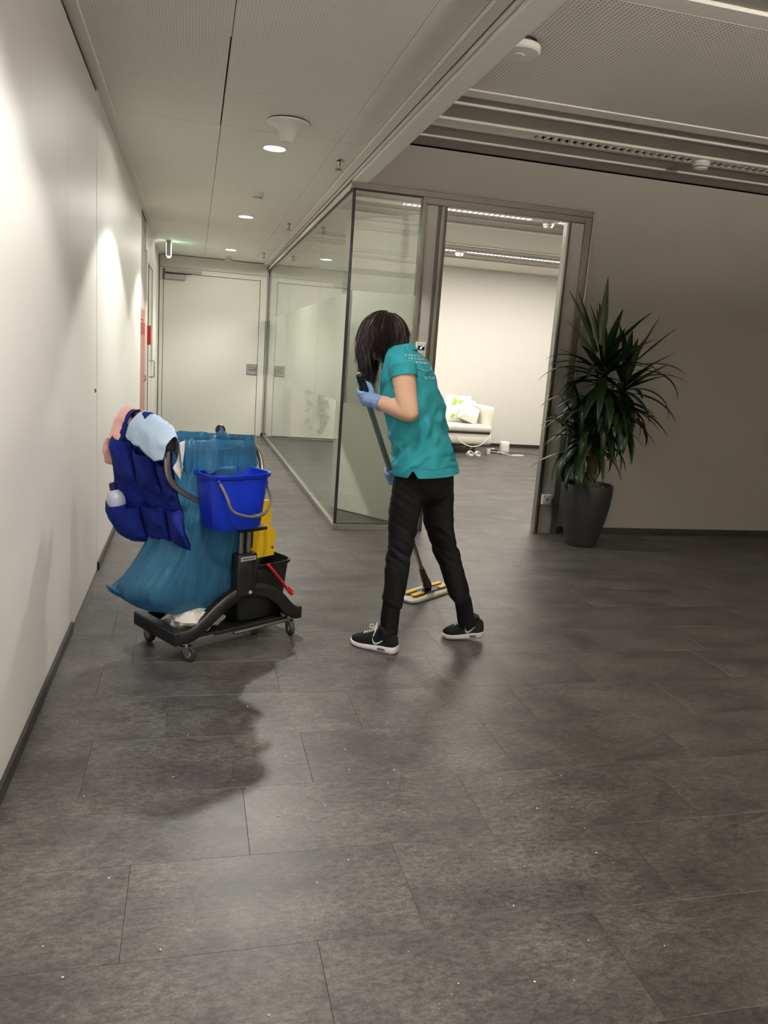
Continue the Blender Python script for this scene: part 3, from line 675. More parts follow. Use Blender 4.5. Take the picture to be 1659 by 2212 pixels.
# room controller and socket on the door frame
c = at(908, 752, YC-0.014)
e = empty('room_controller', (c.x, YC-0.012, c.z-0.09), 'small white wall controller with dark display on the left door post', 'controller')
put('case', MB().span((c.x-0.042, YC-0.03, c.z-0.075), (c.x+0.042, YC-0.012, c.z+0.045), 0.003, 1), M['white_plastic'], e)
sc = put('display', MB().span((c.x-0.028, YC-0.0315, c.z-0.015), (c.x+0.028, YC-0.0295, c.z+0.018)), M['screen'], e)
put('symbol', MB().span((c.x-0.005, YC-0.0325, c.z-0.008), (c.x+0.004, YC-0.031, c.z+0.010)).box((c.x+0.012, YC-0.032, c.z+0.012), (0.02, 0.001, 0.003), Matrix.Rotation(-0.5, 3, 'Y')), M['screen_on'], sc)
for bx in (-0.015, 0.004, 0.02):
    put('button', MB().span((c.x+bx-0.005, YC-0.0318, c.z-0.045), (c.x+bx+0.005, YC-0.0295, c.z-0.036), 0.0008, 1), M['grey_plastic'], e)
c = at(1178, 1078, YC-0.014)
e = empty('wall_socket', (c.x, YC-0.012, c.z-0.045), 'white surface socket low on the right door post', 'socket')
put('case', MB().span((c.x-0.042, YC-0.052, c.z-0.042), (c.x+0.042, YC-0.012, c.z+0.042), 0.004, 2), M['white_plastic'], e)
put('socket_ring', MB().lathe([(0.022, 0.0), (0.022, 0.004), (0.017, 0.004), (0.016, 0.0)], (c.x, YC-0.052, c.z), 24, (0, -1, 0)), M['white_plastic'], e, True)
put('socket_well', MB().lathe([(0.017, 0.0), (0.017, 0.0012)], (c.x, YC-0.052, c.z), 24, (0, -1, 0)), M['grey_plastic'], e)
for s in (-1, 1):
    put('contact_hole', MB().lathe([(0.003, 0.0), (0.003, 0.0018)], (c.x+s*0.0085, YC-0.052, c.z), 10, (0, -1, 0)), M['black'], e)

# ------------------------------------------------------------------ cleaning cart
CO = V((-0.015, 3.397, 0)); CA = V((0.848, 0.530, 0)); CB = V((-0.530, 0.848, 0)); CZ = V((0, 0, 1))
def cw(a, b, z): return CO + CA*a + CB*b + CZ*z
def atb(px, py, b):
    """point of the cart seen at photo pixel px,py in the cart's lengthwise plane b"""
    d = CR*((px-IW/2)/FPX) - CU*((py-IH/2)/FPX) + _f
    return CAM + d*((b + CB.dot(CO-CAM))/CB.dot(d))
CROT = Matrix((CA, CB, CZ)).transposed()
def cbox(mb, lo, hi, bev=0.0, seg=2):
    c = [(p+q)/2 for p, q in zip(lo, hi)]
    return mb.box(cw(*c), [abs(q-p) for p, q in zip(lo, hi)], CROT, bev, seg)
cart = empty('cleaning_cart', cw(0.30, 0.16, 0), 'black wheeled cleaning cart with arched side frames and steel handle tubes', 'cleaning cart')
# arched side rails (near and far) as bent box profiles
ARCH = [(-0.035, 0.118), (0.03, 0.120), (0.10, 0.160), (0.17, 0.212), (0.24, 0.253), (0.31, 0.277), (0.38, 0.278), (0.45, 0.258), (0.52, 0.212), (0.58, 0.150), (0.625, 0.116), (0.665, 0.112)]
def arch_rail(b0):
    P = crom([V((a, 0, z)) for a, z in ARCH], 5)
    rows = []
    for i, p in enumerate(P):
        t = (P[min(i+1, len(P)-1)]-P[max(i-1, 0)]).normalized(); n = V((-t.z, 0, t.x))
        h, w = 0.031, 0.023
        ring = []
        for (u, v) in ((-1, -0.8), (-0.8, -1), (0.8, -1), (1, -0.8), (1, 0.8), (0.8, 1), (-0.8, 1), (-1, 0.8)):
            q = p + n*(v*h); ring.append(cw(q.x, b0+u*w, q.z))
        rows.append(ring)
    return MB().grid(rows, True, True, True)
put('side_rail', arch_rail(0.0), M['cart_black'], cart, True)
put('side_rail', arch_rail(0.32), M['cart_black'], cart, True)
tr = MB(); cbox(tr, (-0.060, -0.022, 0.085), (-0.012, 0.345, 0.150), 0.008)
put('end_bar', tr, M['cart_black'], cart)
tr = MB(); cbox(tr, (0.62, -0.02, 0.085), (0.665, 0.345, 0.135), 0.008); put('end_bar', tr, M['cart_black'], cart)
tr = MB(); cbox(tr, (-0.015, 0.02, 0.085), (0.20, 0.30, 0.098), 0.003); put('tray', tr, M['cart_black'], cart)
put('cross_tube', MB().tube([cw(0.27, 0.0, 0.075), cw(0.62, 0.0, 0.080)], 0.009, 10), M['tube'], cart, True)
tr = MB(); cbox(tr, (0.18, 0.02, 0.075), (0.64, 0.30, 0.092), 0.003); put('bucket_deck', tr, M['cart_black'], cart)
for (a, b, ang) in ((0.01, 0.0, 0.5), (0.61, 0.01, -0.2), (0.0, 0.318, 0.1), (0.61, 0.318, 0.3)):
    c = cw(a, b, 0)
    cs = put('caster', MB().lathe([(0.018, 0.095), (0.018, 0.078), (0.024, 0.074), (0.024, 0.068)], c, 20), M['chrome'], cart, True)
    fd = (Matrix.Rotation(ang, 3, 'Z') @ CB); sd = CZ.cross(fd)
    off = fd*(-0.018)
    fk = MB()
    for s in (-1, 1):
        fk.poly([c+sd*s*0.017+fd*0.016+CZ*0.072, c+sd*s*0.017-fd*0.026+CZ*0.072, c+off+sd*s*0.017-fd*0.012+CZ*0.030, c+off+sd*s*0.017+fd*0.008+CZ*0.026,
                 c+sd*s*0.014+fd*0.016+CZ*0.072, c+sd*s*0.014-fd*0.026+CZ*0.072, c+off+sd*s*0.014-fd*0.012+CZ*0.030, c+off+sd*s*0.014+fd*0.008+CZ*0.026],
                [(0, 1, 2, 3), (7, 6, 5, 4), (0, 4, 5, 1), (1, 5, 6, 2), (2, 6, 7, 3), (3, 7, 4, 0)])
    fk.box(c+CZ*0.071-fd*0.005, (0.034, 0.042, 0.006), Matrix((sd, fd, CZ)).transposed())
    put('fork', fk, M['chrome'], cs)
    put('wheel', MB().lathe([(0.028, -0.011), (0.034, -0.010), (0.036, -0.004), (0.036, 0.004), (0.034, 0.010), (0.028, 0.011)], c+off+CZ*0.036, 28, sd), M['rubber'], cs, True)
    put('hub', MB().lathe([(0.016, -0.0125), (0.016, 0.0125)], c+off+CZ*0.036, 20, sd), M['grey_plastic'], cs, True)
# column and its socket
for b0 in (0.0, 0.32):
    tr = MB(); cbox(tr, (0.262, b0-0.030, 0.255), (0.372, b0+0.030, 0.465), 0.010, 3); cl = put('column', tr, M['cart_black'], cart, True)
    if b0 == 0.0:
        tr = MB(); cbox(tr, (0.275, b0-0.0315, 0.432), (0.360, b0-0.0295, 0.452)); nm = put('name_plate', tr, M['label_w'], cl)
        tr = MB()
        for k in range(9): cbox(tr, (0.282+k*0.0078, b0-0.0325, 0.439), (0.2865+k*0.0078, b0-0.0313, 0.445))
        put('lettering', tr, M['black'], nm)
        put('bolt', MB().lathe([(0.009, 0), (0.008, 0.004)], cw(0.335, -0.030, 0.275), 12, -CB), M['grey_plastic'], cl)
# handle tubes: rise from the column, lean to the push end, curve up
for b0 in (0.0, 0.32):
    pts = [cw(0.335, b0, 0.45), cw(0.335, b0, 0.575), cw(0.325, b0, 0.615), cw(0.26, b0, 0.655), cw(0.12, b0, 0.705), cw(0.02, b0, 0.752), cw(-0.055, b0, 0.802), cw(-0.090, b0, 0.86), cw(-0.096, b0, 0.93), cw(-0.090, b0, 0.985)]
    put('handle_tube', MB().tube(pts, 0.0125, 12, True, 5), M['tube'], cart, True)
    put('post_tube', MB().tube([cw(0.295, b0, 0.45), cw(0.295, b0, 0.60), cw(0.30, b0+0.01, 0.72)], 0.0125, 12, True, 4), M['tube'], cart, True)
    tr = MB(); cbox(tr, (-0.115, b0-0.020, 0.955), (-0.065, b0+0.020, 1.035), 0.012, 3); put('handle_bracket', tr, M['cart_black'], cart, True)
put('handle_bar', MB().tube([cw(-0.088, -0.012, 1.012), cw(-0.078, 0.03, 1.042), cw(-0.072, 0.16, 1.062), cw(-0.074, 0.30, 1.076), cw(-0.076, 0.345, 1.066)], 0.017, 12, True, 5), M['cart_black'], cart, True)
# bag ring
ring = []
for k in range(40):
    t = 2*PI*k/40; ca, sa = math.cos(t), math.sin(t)
    ring.append(cw(0.215+0.185*math.copysign(abs(ca)**0.55, ca), 0.165+0.132*math.copysign(abs(sa)**0.55, sa), 0.946))
ring.append(ring[0])
put('bag_ring', MB().tube(ring, 0.010, 8, False), M['tube'], cart, True)
put('ring_stay', MB().tube([cw(0.39, 0.10, 0.955), cw(0.425, 0.10, 0.945), cw(0.447, 0.09, 0.905), cw(0.449, 0.07, 0.84), cw(0.42, 0.04, 0.74), cw(0.345, 0.01, 0.66)], 0.0125, 12, True, 5), M['tube'], cart, True)
put('ring_knob', MB().ball(atb(476, 934, 0.335)+V((0, 0, 0.012)), (0.025, 0.025, 0.027), None, 20).tube([atb(478, 945, 0.335), atb(484, 965, 0.33)], 0.012, 10), M['cart_black'], cart, True)

# rubbish bag
def super_ring(ca, cb, ra, rb, z, n, pw, fold, seed, dz=0.0):
    out = []
    for k in range(n):
        t = 2*PI*k/n; c, s = math.cos(t), math.sin(t)
        f = 1 + fold*(0.6*noise.noise(V((c*3.2, s*3.2, z*1.2+seed))) + 0.4*noise.noise(V((c*9, s*9, z*1.6+seed))) + 0.10*noise.noise(V((c*20, s*20, z*9+seed))))
        out.append(cw(ca+ra*math.copysign(abs(c)**pw, c)*f, cb+rb*math.copysign(abs(s)**pw, s)*f, z + dz*noise.noise(V((c*4, s*4, seed)))))
    return out
bag = empty('rubbish_bag', cw(0.1, 0.16, 0.16), 'translucent blue rubbish bag hanging full in the cart and bulging over its end', 'rubbish bag')
prof = [(0.215, 0.165, 0.190, 0.140, 0.972), (0.215, 0.163, 0.192, 0.142, 0.94), (0.215, 0.16, 0.185, 0.138, 0.87), (0.205, 0.16, 0.180, 0.138, 0.78), (0.19, 0.16, 0.185, 0.142, 0.68), (0.165, 0.16, 0.20, 0.150, 0.58), (0.135, 0.165, 0.215, 0.155, 0.48), (0.105, 0.17, 0.245, 0.160, 0.40), (0.08, 0.175, 0.272, 0.162, 0.33), (0.085, 0.175, 0.265, 0.155, 0.275), (0.11, 0.17, 0.20, 0.12, 0.215), (0.14, 0.165, 0.10, 0.07, 0.180)]
pp = crom([V(p[:4]) for p in prof], 5); zz = [v.x for v in crom([V((p[4], 0, 0)) for p in prof], 5)]
rows = []
for v, z in zip(pp, zz):
    rg = super_ring(v[0], v[1], v[2], v[3], z, 144, 0.62 if z > 0.6 else 0.75, 0.06 if z > 0.9 else (0.15 if z > 0.5 else 0.13), 2.3)
    rows.append(rg)
put('bag_body', MB().grid(rows, True, False, True), M['bag'], bag, True)
rows = []
for j, (g, z, fo) in enumerate([(0.985, 0.965, 0.03), (1.0, 0.985, 0.06), (1.03, 0.993, 0.08), (1.07, 0.978, 0.10), (1.085, 0.945, 0.12), (1.09, 0.915, 0.13), (1.10, 0.885, 0.14), (1.10, 0.865, 0.15)]):
    rows.append(super_ring(0.215, 0.165, 0.190*g, 0.138*g, z, 144, 0.60, fo*1.35, 5.1+0.22*j, 0.02 if j < 3 else 0.05))
put('folded_cuff', MB().grid(rows, True), M['bag'], bag, True)
tl = MB()
tp = [cw(-0.11, 0.22, 0.32), cw(-0.17, 0.23, 0.305), cw(-0.205, 0.23, 0.300), cw(-0.232, 0.225, 0.312), cw(-0.250, 0.22, 0.335)]
rows = []
for p, (wd_, th) in zip(tp, [(0.12, 0.06), (0.085, 0.036), (0.055, 0.018), (0.032, 0.010), (0.012, 0.005)]):
    rows.append([p + CB*(wd_*math.cos(2*PI*k/20)*(1+0.2*math.sin(3*k))) + CZ*(th*math.sin(2*PI*k/20)) for k in range(20)])
put('bag_corner', MB().grid(rows, True, True, True), M['bag'], bag, True)

# rags lying in the tray under the bag
def rag(name, c, r, seed, mt, lab, cat='cloth', ez=0.5, group=None):
    rows = []
    for i in range(15):
        th = PI*(i+0.5)/15
        rows.append([c + V((r*1.15*math.sin(th)*math.cos(2*PI*k/36), r*math.sin(th)*math.sin(2*PI*k/36), r*ez*math.cos(th)))*(1+0.28*noise.noise(V((math.sin(th)*math.cos(2*PI*k/36)*3+seed, math.sin(th)*math.sin(2*PI*k/36)*3, math.cos(th)*2)))+0.06*math.sin(k*2.1+i)) for k in range(36)])
    lo = min(p.z for r_ in rows for p in r_)
    return put(name, MB().grid(rows, True, True, True), mt, None, True, lab, cat, group, org=(c.x, c.y, lo))
rag('cleaning_rag', cw(0.088, 0.070, 0.160), 0.082, 1.0, M['cloth_white'], 'crumpled off-white rag squeezed into the cart tray below the blue bag', ez=0.68)
rag('cleaning_rag', cw(0.205, 0.13, 0.132), 0.068, 4.0, M['cloth_white'], 'flattened white rag behind the arched rail of the cart', ez=0.55)

# blue bucket on the near side
def bucket(name, a0, b0, z0, z1, ra0, rb0, ra1, rb1, mt, lab, pw=0.42, wall=0.005, front=1.0, cat='bucket'):
    e = empty(name, cw(a0, b0, z0), lab, cat)
    def rg(f, z, d=0.0, grow=0.0):
        ra, rb = ra0+(ra1-ra0)*f+grow-d, rb0+(rb1-rb0)*f+grow-d
        o = []
        for k in range(64):
            t = 2*PI*k/64; c, s = math.cos(t), math.sin(t)
            x_, y_ = ra*math.copysign(abs(c)**pw, c), rb*math.copysign(abs(s)**(pw*1.15), s)
            if s < 0: x_ *= 1-0.22*front*(-s)**2
            o.append(cw(a0+x_, b0+y_, z))
        return o
    H = z1-z0
    rows = [rg(0.0, z0, 0.02), rg(0.0, z0+0.004, 0.006), rg(0.02, z0+0.015), rg(0.5, z0+H*0.5), rg(0.93, z1-0.022), rg(0.95, z1-0.02, 0, 0.006), rg(0.95, z1-0.016, 0, 0.009), rg(1.0, z1-0.003, 0, 0.010), rg(1.0, z1, 0, 0.007), rg(1.0, z1-0.002, 0, 0.0), rg(0.5, z0+H*0.5, wall), rg(0.05, z0+0.012, wall)]
    put('shell', MB().grid(rows, True, True, True), mt, e, True)
    return e, rg
bk, rg = bucket('blue_bucket', 0.188, -0.072, 0.615, 0.868, 0.124, 0.088, 0.153, 0.104, M['blue_bucket'], 'bright blue plastic bucket with grey bail hung on the near side of the cart')
e1 = cw(0.062, -0.150, 0.840); e2 = cw(0.342, -0.105, 0.812)
bl = [e1, cw(0.070, -0.195, 0.785), cw(0.085, -0.212, 0.732), cw(0.122, -0.220, 0.706), cw(0.19, -0.220, 0.690), cw(0.255, -0.212, 0.696), cw(0.302, -0.19, 0.718), cw(0.342, -0.150, 0.745), cw(0.350, -0.125, 0.768), e2]
bh = put('bail', MB().tube(bl, 0.0065, 8, True, 5), M['bail'], bk, True)
put('bail_grip', MB().tube([cw(0.195, -0.222, 0.692), cw(0.225, -0.219, 0.691), cw(0.255, -0.213, 0.697)], 0.0095, 10, True, 4), M['bail'], bh, True)
put('pivot', MB().ball(e1, 0.012, None, 12), M['blue_bucket'], bk, True); put('pivot', MB().ball(e2, 0.012, None, 12), M['blue_bucket'], bk, True)
tr = MB(); cbox(tr, (0.20, -0.13, 0.597), (0.345, 0.030, 0.614), 0.004); put('bucket_shelf', tr, M['cart_black'], cart)

# black mop bucket, yellow press, red lever
lb, _ = bucket('mop_bucket', 0.472, 0.155, 0.094, 0.385, 0.145, 0.105, 0.168, 0.130, M['cart_black'], 'black mop bucket standing at the right end of the cart', 0.42, 0.005, 0.0)
lv = MB().tube([cw(0.46, 0.005, 0.385), cw(0.53, -0.002, 0.305), cw(0.595, -0.005, 0.225), cw(0.612, -0.003, 0.212), cw(0.620, 0.01, 0.222), cw(0.595, 0.012, 0.245)], 0.0075, 10, True, 5)
put('lever', lv, M['red_lever'], lb, True, label='red lever handle')
pr = empty('wringer_press', cw(0.49, 0.18, 0.387), 'yellow plastic mop wringer press standing on the black bucket', 'wringer')
tr = MB()
prof2 = [(0.385, 0.40), (0.548, 0.405), (0.556, 0.52), (0.515, 0.560), (0.385, 0.60)]
tr.poly([cw(a, 0.075, z) for a, z in prof2]+[cw(a, 0.095, z) for a, z in prof2], [(0, 1, 2, 3, 4), (9, 8, 7, 6, 5), (0, 5, 6, 1), (1, 6, 7, 2), (2, 7, 8, 3), (3, 8, 9, 4), (4, 9, 5, 0)])
put('front_plate', tr, M['yellow'], pr)
tr = MB(); prof2 = [(0.42, 0.40), (0.60, 0.40), (0.615, 0.640), (0.600, 0.656), (0.47, 0.664), (0.45, 0.655)]
tr.poly([cw(a, 0.19, z) for a, z in prof2]+[cw(a, 0.225, z) for a, z in prof2], [(0, 1, 2, 3, 4, 5), (11, 10, 9, 8, 7, 6)]+[(i, i+6, (i+1) % 6+6, (i+1) % 6) for i in range(6)])
put('back_plate', tr, M['yellow'], pr)
tr = MB(); cbox(tr, (0.545, 0.09, 0.40), (0.56, 0.20, 0.50), 0.004); cbox(tr, (0.40, 0.09, 0.40), (0.415, 0.20, 0.56), 0.004); put('side_plate', tr, M['yellow'], pr)
put('screw', MB().lathe([(0.006, 0), (0.005, 0.003)], cw(0.536, 0.075, 0.445), 10, -CB), M['alu_dark'], pr)
tr = MB(); cbox(tr, (0.335, 0.05, 0.46), (0.405, 0.20, 0.62), 0.012, 3); put('gear_housing', tr, M['cart_black'], pr, True)

# pocket apron hanging over the push handle
G = [[(283, 903, .345), (318, 915, .22), (350, 938, .08), (368, 968, .03)],
     [(240, 948, .385), (285, 965, .26), (335, 985, .12), (372, 1005, .03)],
     [(243, 1000, .385), (292, 1025, .25), (345, 1045, .10), (380, 1050, .015)],
     [(246, 1060, .375), (302, 1080, .24), (358, 1095, .09), (391, 1100, -.01)],
     [(252, 1112, .365), (312, 1130, .23), (366, 1142, .085), (401, 1150, -.04)],
     [(282, 1168, .345), (326, 1172, .22), (375, 1178, .08), (411, 1190, -.045)]]
GP = [crom([atb(*q) for q in row], 10) for row in G]
cols = [crom([GP[i][j] for i in range(len(GP))], 8) for j in range(len(GP[0]))]
AP = [[cols[j][i] for j in range(len(cols))] for i in range(len(cols[0]))]
outn = (-CA*0.9 - CB*0.45).normalized()
def ap(u, v, off=0.0):
    """point on the apron, u across 0..1, v down 0..1"""
    fi, fj = v*(len(AP)-1), u*(len(AP[0])-1); i, j = max(0, min(int(fi), len(AP)-2)), max(0, min(int(fj), len(AP[0])-2)); s, t = fi-i, fj-j
    p = (AP[i][j]*(1-s)+AP[i+1][j]*s)*(1-t) + (AP[i][j+1]*(1-s)+AP[i+1][j+1]*s)*t
    return p + outn*(off + 0.014*noise.noise(V((u*5, v*7, 3))) + 0.006*noise.noise(V((u*14, v*18, 9))))
apr = empty('pocket_apron', cw(-0.09, 0.16, 0.5), 'dark blue hanging tool apron with pockets over the push handle of the cart', 'apron')
rows = [[ap(j/36, i/44) for j in range(37)] for i in range(45)]
rows2 = [[p - outn*0.004 for p in r_] for r_ in rows]
g = MB().grid(rows).grid([list(reversed(r_)) for r_ in rows2])
put('back_panel', g, M['apron'], apr, True)
for (u0, u1, v0, v1, bu) in ((0.02, 0.34, 0.16, 0.46, .030), (0.36, 0.66, 0.20, 0.50, .034), (0.68, 0.98, 0.22, 0.50, .028), (-0.07, 0.32, 0.66, 0.97, .088), (0.35, 0.66, 0.60, 0.97, .040), (0.68, 0.99, 0.60, 0.985, .034)):
    rows = []
    for i in range(17):
        s = i/16
        rows.append([ap(u0+(u1-u0)*j/18, v0+(v1-v0)*s + 0.02*math.sin(PI*j/18)*(1-s), 0.004 + bu*math.sin(PI*j/18)**0.6*(1-0.85*s**3)) for j in range(19)])
    put('pocket', MB().grid(rows), M['apron'], apr, True)
for (b_, w_) in ((0.335, 0.035), (0.20, 0.03)):
    st = [cw(-0.06, b_, 1.00), cw(-0.045, b_, 1.06), cw(-0.072, b_, 1.100), cw(-0.105, b_, 1.075), cw(-0.118, b_+0.01, 1.02), cw(-0.13, b_+0.015, 0.97)]
    st = crom(st, 4)
    put('strap', MB().grid([[p+CB*w_ for p in st], [p-CB*w_ for p in st]]), M['apron'], apr, True)

# spray bottle in the outer pocket
bc = ap(0.13, 0.655, 0.042)
e = empty('cleaner_bottle', bc-CZ*0.085, 'milky plastic bottle with navy screw cap in the left apron pocket', 'bottle')
ax = (CZ + CA*-0.16 + CB*0.10).normalized()
put('bottle_body', MB().lathe([(0.028, -0.085), (0.034, -0.080), (0.040, -0.045), (0.041, 0.006), (0.039, 0.022), (0.031, 0.042), (0.018, 0.054), (0.014, 0.060)], bc, 28, ax), M['bottle'], e, True)
put('screw_cap', MB().lathe([(0.0165, 0.056), (0.0175, 0.060), (0.0165, 0.086), (0.010, 0.090), (0.002, 0.091)], bc, 20, ax), M['cap'], e, True)
put('liquid_band', MB().lathe([(0.0415, -0.06), (0.0417, -0.012)], bc, 28, ax, False, False), M['apron'], e, True)

# cloths over the handle
def drape(name, ctrl, mt, lab, seed, cat='cloth', amp=0.006, th=0.003, nu=8, nv=6):
    A_ = [crom([V(p) for p in r_], nu) for r_ in ctrl]
    colz = [crom([A_[i][j] for i in range(len(A_))], nv) for j in range(len(A_[0]))]
    R_ = [[colz[j][i] for j in range(len(colz))] for i in range(len(colz[0]))]
    R_ = [[p + V((1, 1, 1))*amp*noise.noise(p*22+V((seed, 0, 0))) + CZ*amp*0.8*noise.noise(p*45+V((0, seed, 0))) for p in r_] for r_ in R_]
    mb = MB().grid(R_)
    me = mb.mesh(name, V((0, 0, 0)))
    lo = min(v.co.z for v in me.vertices); c = sum((v.co for v in me.vertices), V())/len(me.vertices); c.z = lo
    me.transform(Matrix.Translation(-c)); sm(me, 1.4); me.materials.append(mt)
    o = bpy.data.objects.new(name, me); COL.objects.link(o); o.location = c; ORG[o] = c
    md = o.modifiers.new('thickness', 'SOLIDIFY'); md.thickness = th
    tag(o, lab, cat)
    return o
drape('microfibre_cloth', [[cw(-0.03, 0.235, 0.985), cw(-0.02, 0.12, 0.965), cw(-0.03, 0.00, 0.90), cw(-0.045, -0.035, 0.87)],
                           [cw(-0.035, 0.235, 1.06), cw(-0.03, 0.12, 1.045), cw(-0.045, 0.01, 1.01), cw(-0.06, -0.045, 0.97)],
                           [cw(-0.066, 0.235, 1.103), cw(-0.07, 0.12, 1.088), cw(-0.082, 0.01, 1.062), cw(-0.088, -0.050, 1.025)],
                           [cw(-0.125, 0.255, 1.062), cw(-0.13, 0.13, 1.040), cw(-0.14, 0.01, 1.005), cw(-0.13, -0.045, 0.985)],
                           [cw(-0.150, 0.265, 0.985), cw(-0.155, 0.14, 0.955), cw(-0.155, 0.02, 0.920), cw(-0.135, -0.030, 0.925)]],
      M['cloth_blue'], 'pale blue microfibre cloth draped over the cart handle', 1.0)
drape('microfibre_cloth', [[atb(386, 958, -0.008), atb(398, 952, -0.008)], [atb(383, 990, -0.012), atb(396, 985, -0.012)], [atb(372, 1012, -0.018), atb(390, 1036, -0.018)]],
      M['cloth_white'], 'whitish cloth strip hanging inside the cart handle bracket', 2.0, amp=0.003)
def strip3(pts, w, n=4): return [[p + (CA*0.72-CB*0.69)*w*(k/(n-1)*2-1) for k in range(n)] for p in pts]
drape('microfibre_cloth', strip3([atb(303, 925, .33), atb(298, 893, .325), atb(284, 881, .335), atb(268, 900, .345), atb(258, 925, .355), atb(248, 948, .36)], 0.034), M['cloth_pink'], 'pink microfibre cloth slung over the far end of the cart handle', 3.0, amp=0.008)
drape('microfibre_cloth', strip3([atb(246, 948, .405), atb(240, 962, .41), atb(240, 982, .41), atb(243, 1002, .41)], 0.036), M['cloth_pink'], 'pink cloth corner poking out of the upper left apron pocket', 4.0, amp=0.006)
drape('microfibre_cloth', strip3([atb(276, 945, .33), atb(268, 958, .36), atb(262, 975, .37)], 0.026), M['cloth_white'], 'small white cloth tucked into the apron top', 5.0, amp=0.006)

# ------------------------------------------------------------------ person
F = V((-0.866, 0.5, 0)); LF = V((-0.5, -0.866, 0)); UP = V((0, 0, 1))
PO = V((1.13, 3.56, 0))
person = None
def ring(c, ru, rv, u=LF, v=F, n=40, pw=1.0, wr=0.0, seed=0.0):
    o = []
    for k in range(n):
        t = 2*PI*k/n; a, b = math.cos(t), math.sin(t)
        f = 1.0 + wr*noise.noise(V((a*2.5, b*2.5, c.z*16+seed)))
        o.append(c + (u*ru*math.copysign(abs(a)**pw, a) + v*rv*math.copysign(abs(b)**pw, b))*f)
    return o
# --- torso stations: pixel centre, depth, half width (side), half depth (front-back)
TOR = [(919, 1021, 3.575, 0.190, 0.154), (917, 1000, 3.575, 0.188, 0.152), (913, 975, 3.578, 0.178, 0.145), (905, 940, 3.582, 0.170, 0.140), (897, 900, 3.588, 0.172, 0.139), (889, 862, 3.595, 0.182, 0.140), (884, 828, 3.600, 0.190, 0.132), (882, 800, 3.602, 0.192, 0.116), (880, 780, 3.604, 0.192, 0.094), (876, 766, 3.607, 0.168, 0.074), (871, 755, 3.610, 0.110, 0.060), (868, 747, 3.612, 0.068, 0.056)]
TC = [at(a, b, y) for a, b, y, _, _ in TOR]
NT = 8
tc = crom(TC, NT); tr_ = crom([V((t[3], t[4], 0)) for t in TOR], NT)
def sp(u, v, off=0.0):
    """shirt surface: u angle 0..1 (0 = left side, .25 front, .75 back), v 0 hem .. 1 neck"""
    fi = v*(len(tc)-1); i = min(int(fi), len(tc)-2); s = fi-i
    c = tc[i].lerp(tc[i+1], s); r = tr_[i].lerp(tr_[i+1], s)
    t = 2*PI*u; a, b = math.cos(t), math.sin(t)
    ea, eb = math.copysign(abs(a)**0.88, a), math.copysign(abs(b)**0.88, b)
    d = LF*ea*r.x + F*eb*r.y
    wr = 0.0
    if v < 0.62:
        k = math.sin(PI*min(1, v/0.62))
        wr = k*(0.024*noise.noise(V((a*1.6+1, b*1.6, (v*13 + b*2.6 + a*1.2)))) + 0.013*noise.noise(V((a*3, b*3, v*26 + b*5))))
    else: wr = 0.009*noise.noise(V((a*3.2, b*3.2, v*9+3)))
    n = d.normalized()
    return c + d + n*(wr+off)
body_l = 'person in teal polo shirt and black joggers bending over a floor mop'
# --- skin body as one continuous surface
bm_ = MB()
for i in range(0, len(tc)-1):
    pass
bm_.grid([ring(c, max(0.03, r.x-0.022), max(0.03, r.y-0.022)) for c, r in zip(tc[4:], tr_[4:])], True, True, True)
neck0 = at(868, 756, 3.612); HC = at(830, 725, 3.655)
HF = (F*0.80 - UP*0.60).normalized(); HU = (UP*0.80 + F*0.60).normalized(); HL = LF
HR = Matrix((HL, HF, HU)).transposed()
bm_.tube([neck0, neck0.lerp(HC, 0.45)-UP*0.012, HC-HU*0.03-HF*0.02], [0.058, 0.052, 0.055], 20, True, 4)
bm_.ball(HC, (0.070, 0.088, 0.098), HR, 28)
bm_.ball(HC-HU*0.062+HF*0.030, (0.056, 0.062, 0.055), HR, 20)            # jaw
bm_.ball(HC-HU*0.100+HF*0.062, (0.022, 0.020, 0.018), HR, 12)            # chin
bm_.tube([HC+HF*0.086+HU*0.012, HC+HF*0.100-HU*0.014, HC+HF*0.112-HU*0.036, HC+HF*0.095-HU*0.044], [0.009, 0.010, 0.013, 0.009], 10, True, 3)
bm_.ball(HC+HF*0.079+HU*0.030, (0.055, 0.018, 0.012), HR, 14)           # brow
bm_.ball(HC+HF*0.086-HU*0.066, (0.024, 0.014, 0.010), HR, 12)           # lips
for s in (-1, 1):
    bm_.ball(HC+HL*s*0.076-HF*0.005-HU*0.012, (0.010, 0.022, 0.032), HR, 12)
# left (near) arm
SH = at(868, 786, 3.455); EL = at(882, 889, 3.400); WR = at(812, 866, 3.545)
bm_.tube([SH, SH.lerp(EL, 0.35), SH.lerp(EL, 0.75), EL, EL.lerp(WR, 0.22), EL.lerp(WR, 0.6), WR, WR.lerp(EL, -0.18)], [0.056, 0.054, 0.049, 0.046, 0.047, 0.040, 0.030, 0.029], 20, True, 5)
bm_.ball(EL+(EL-SH).normalized()*0.008+(EL-WR).normalized()*0.010, 0.040, None, 16)
# pole first: both hands close on it
PT = at(776, 808, 3.56); PB = V((1.425, 4.375, 0.050))
pd = (PT-PB).normalized()
def on_pole(z): return PB + (PT-PB)*((z-PB.z)/(PT.z-PB.z))
H1 = on_pole(at(790, 853, 3.58).z); H2 = on_pole(0.800)
SH2 = TC[7] - LF*0.170; EL2 = V((1.13, 3.90, 1.02)); WR2 = H2 + (EL2-H2).normalized()*0.075
bm_.tube([SH2, SH2.lerp(EL2, 0.4), EL2, EL2.lerp(WR2, 0.5), WR2, WR2.lerp(EL2, -0.15)], [0.054, 0.050, 0.044, 0.040, 0.030, 0.028], 18, True, 5)
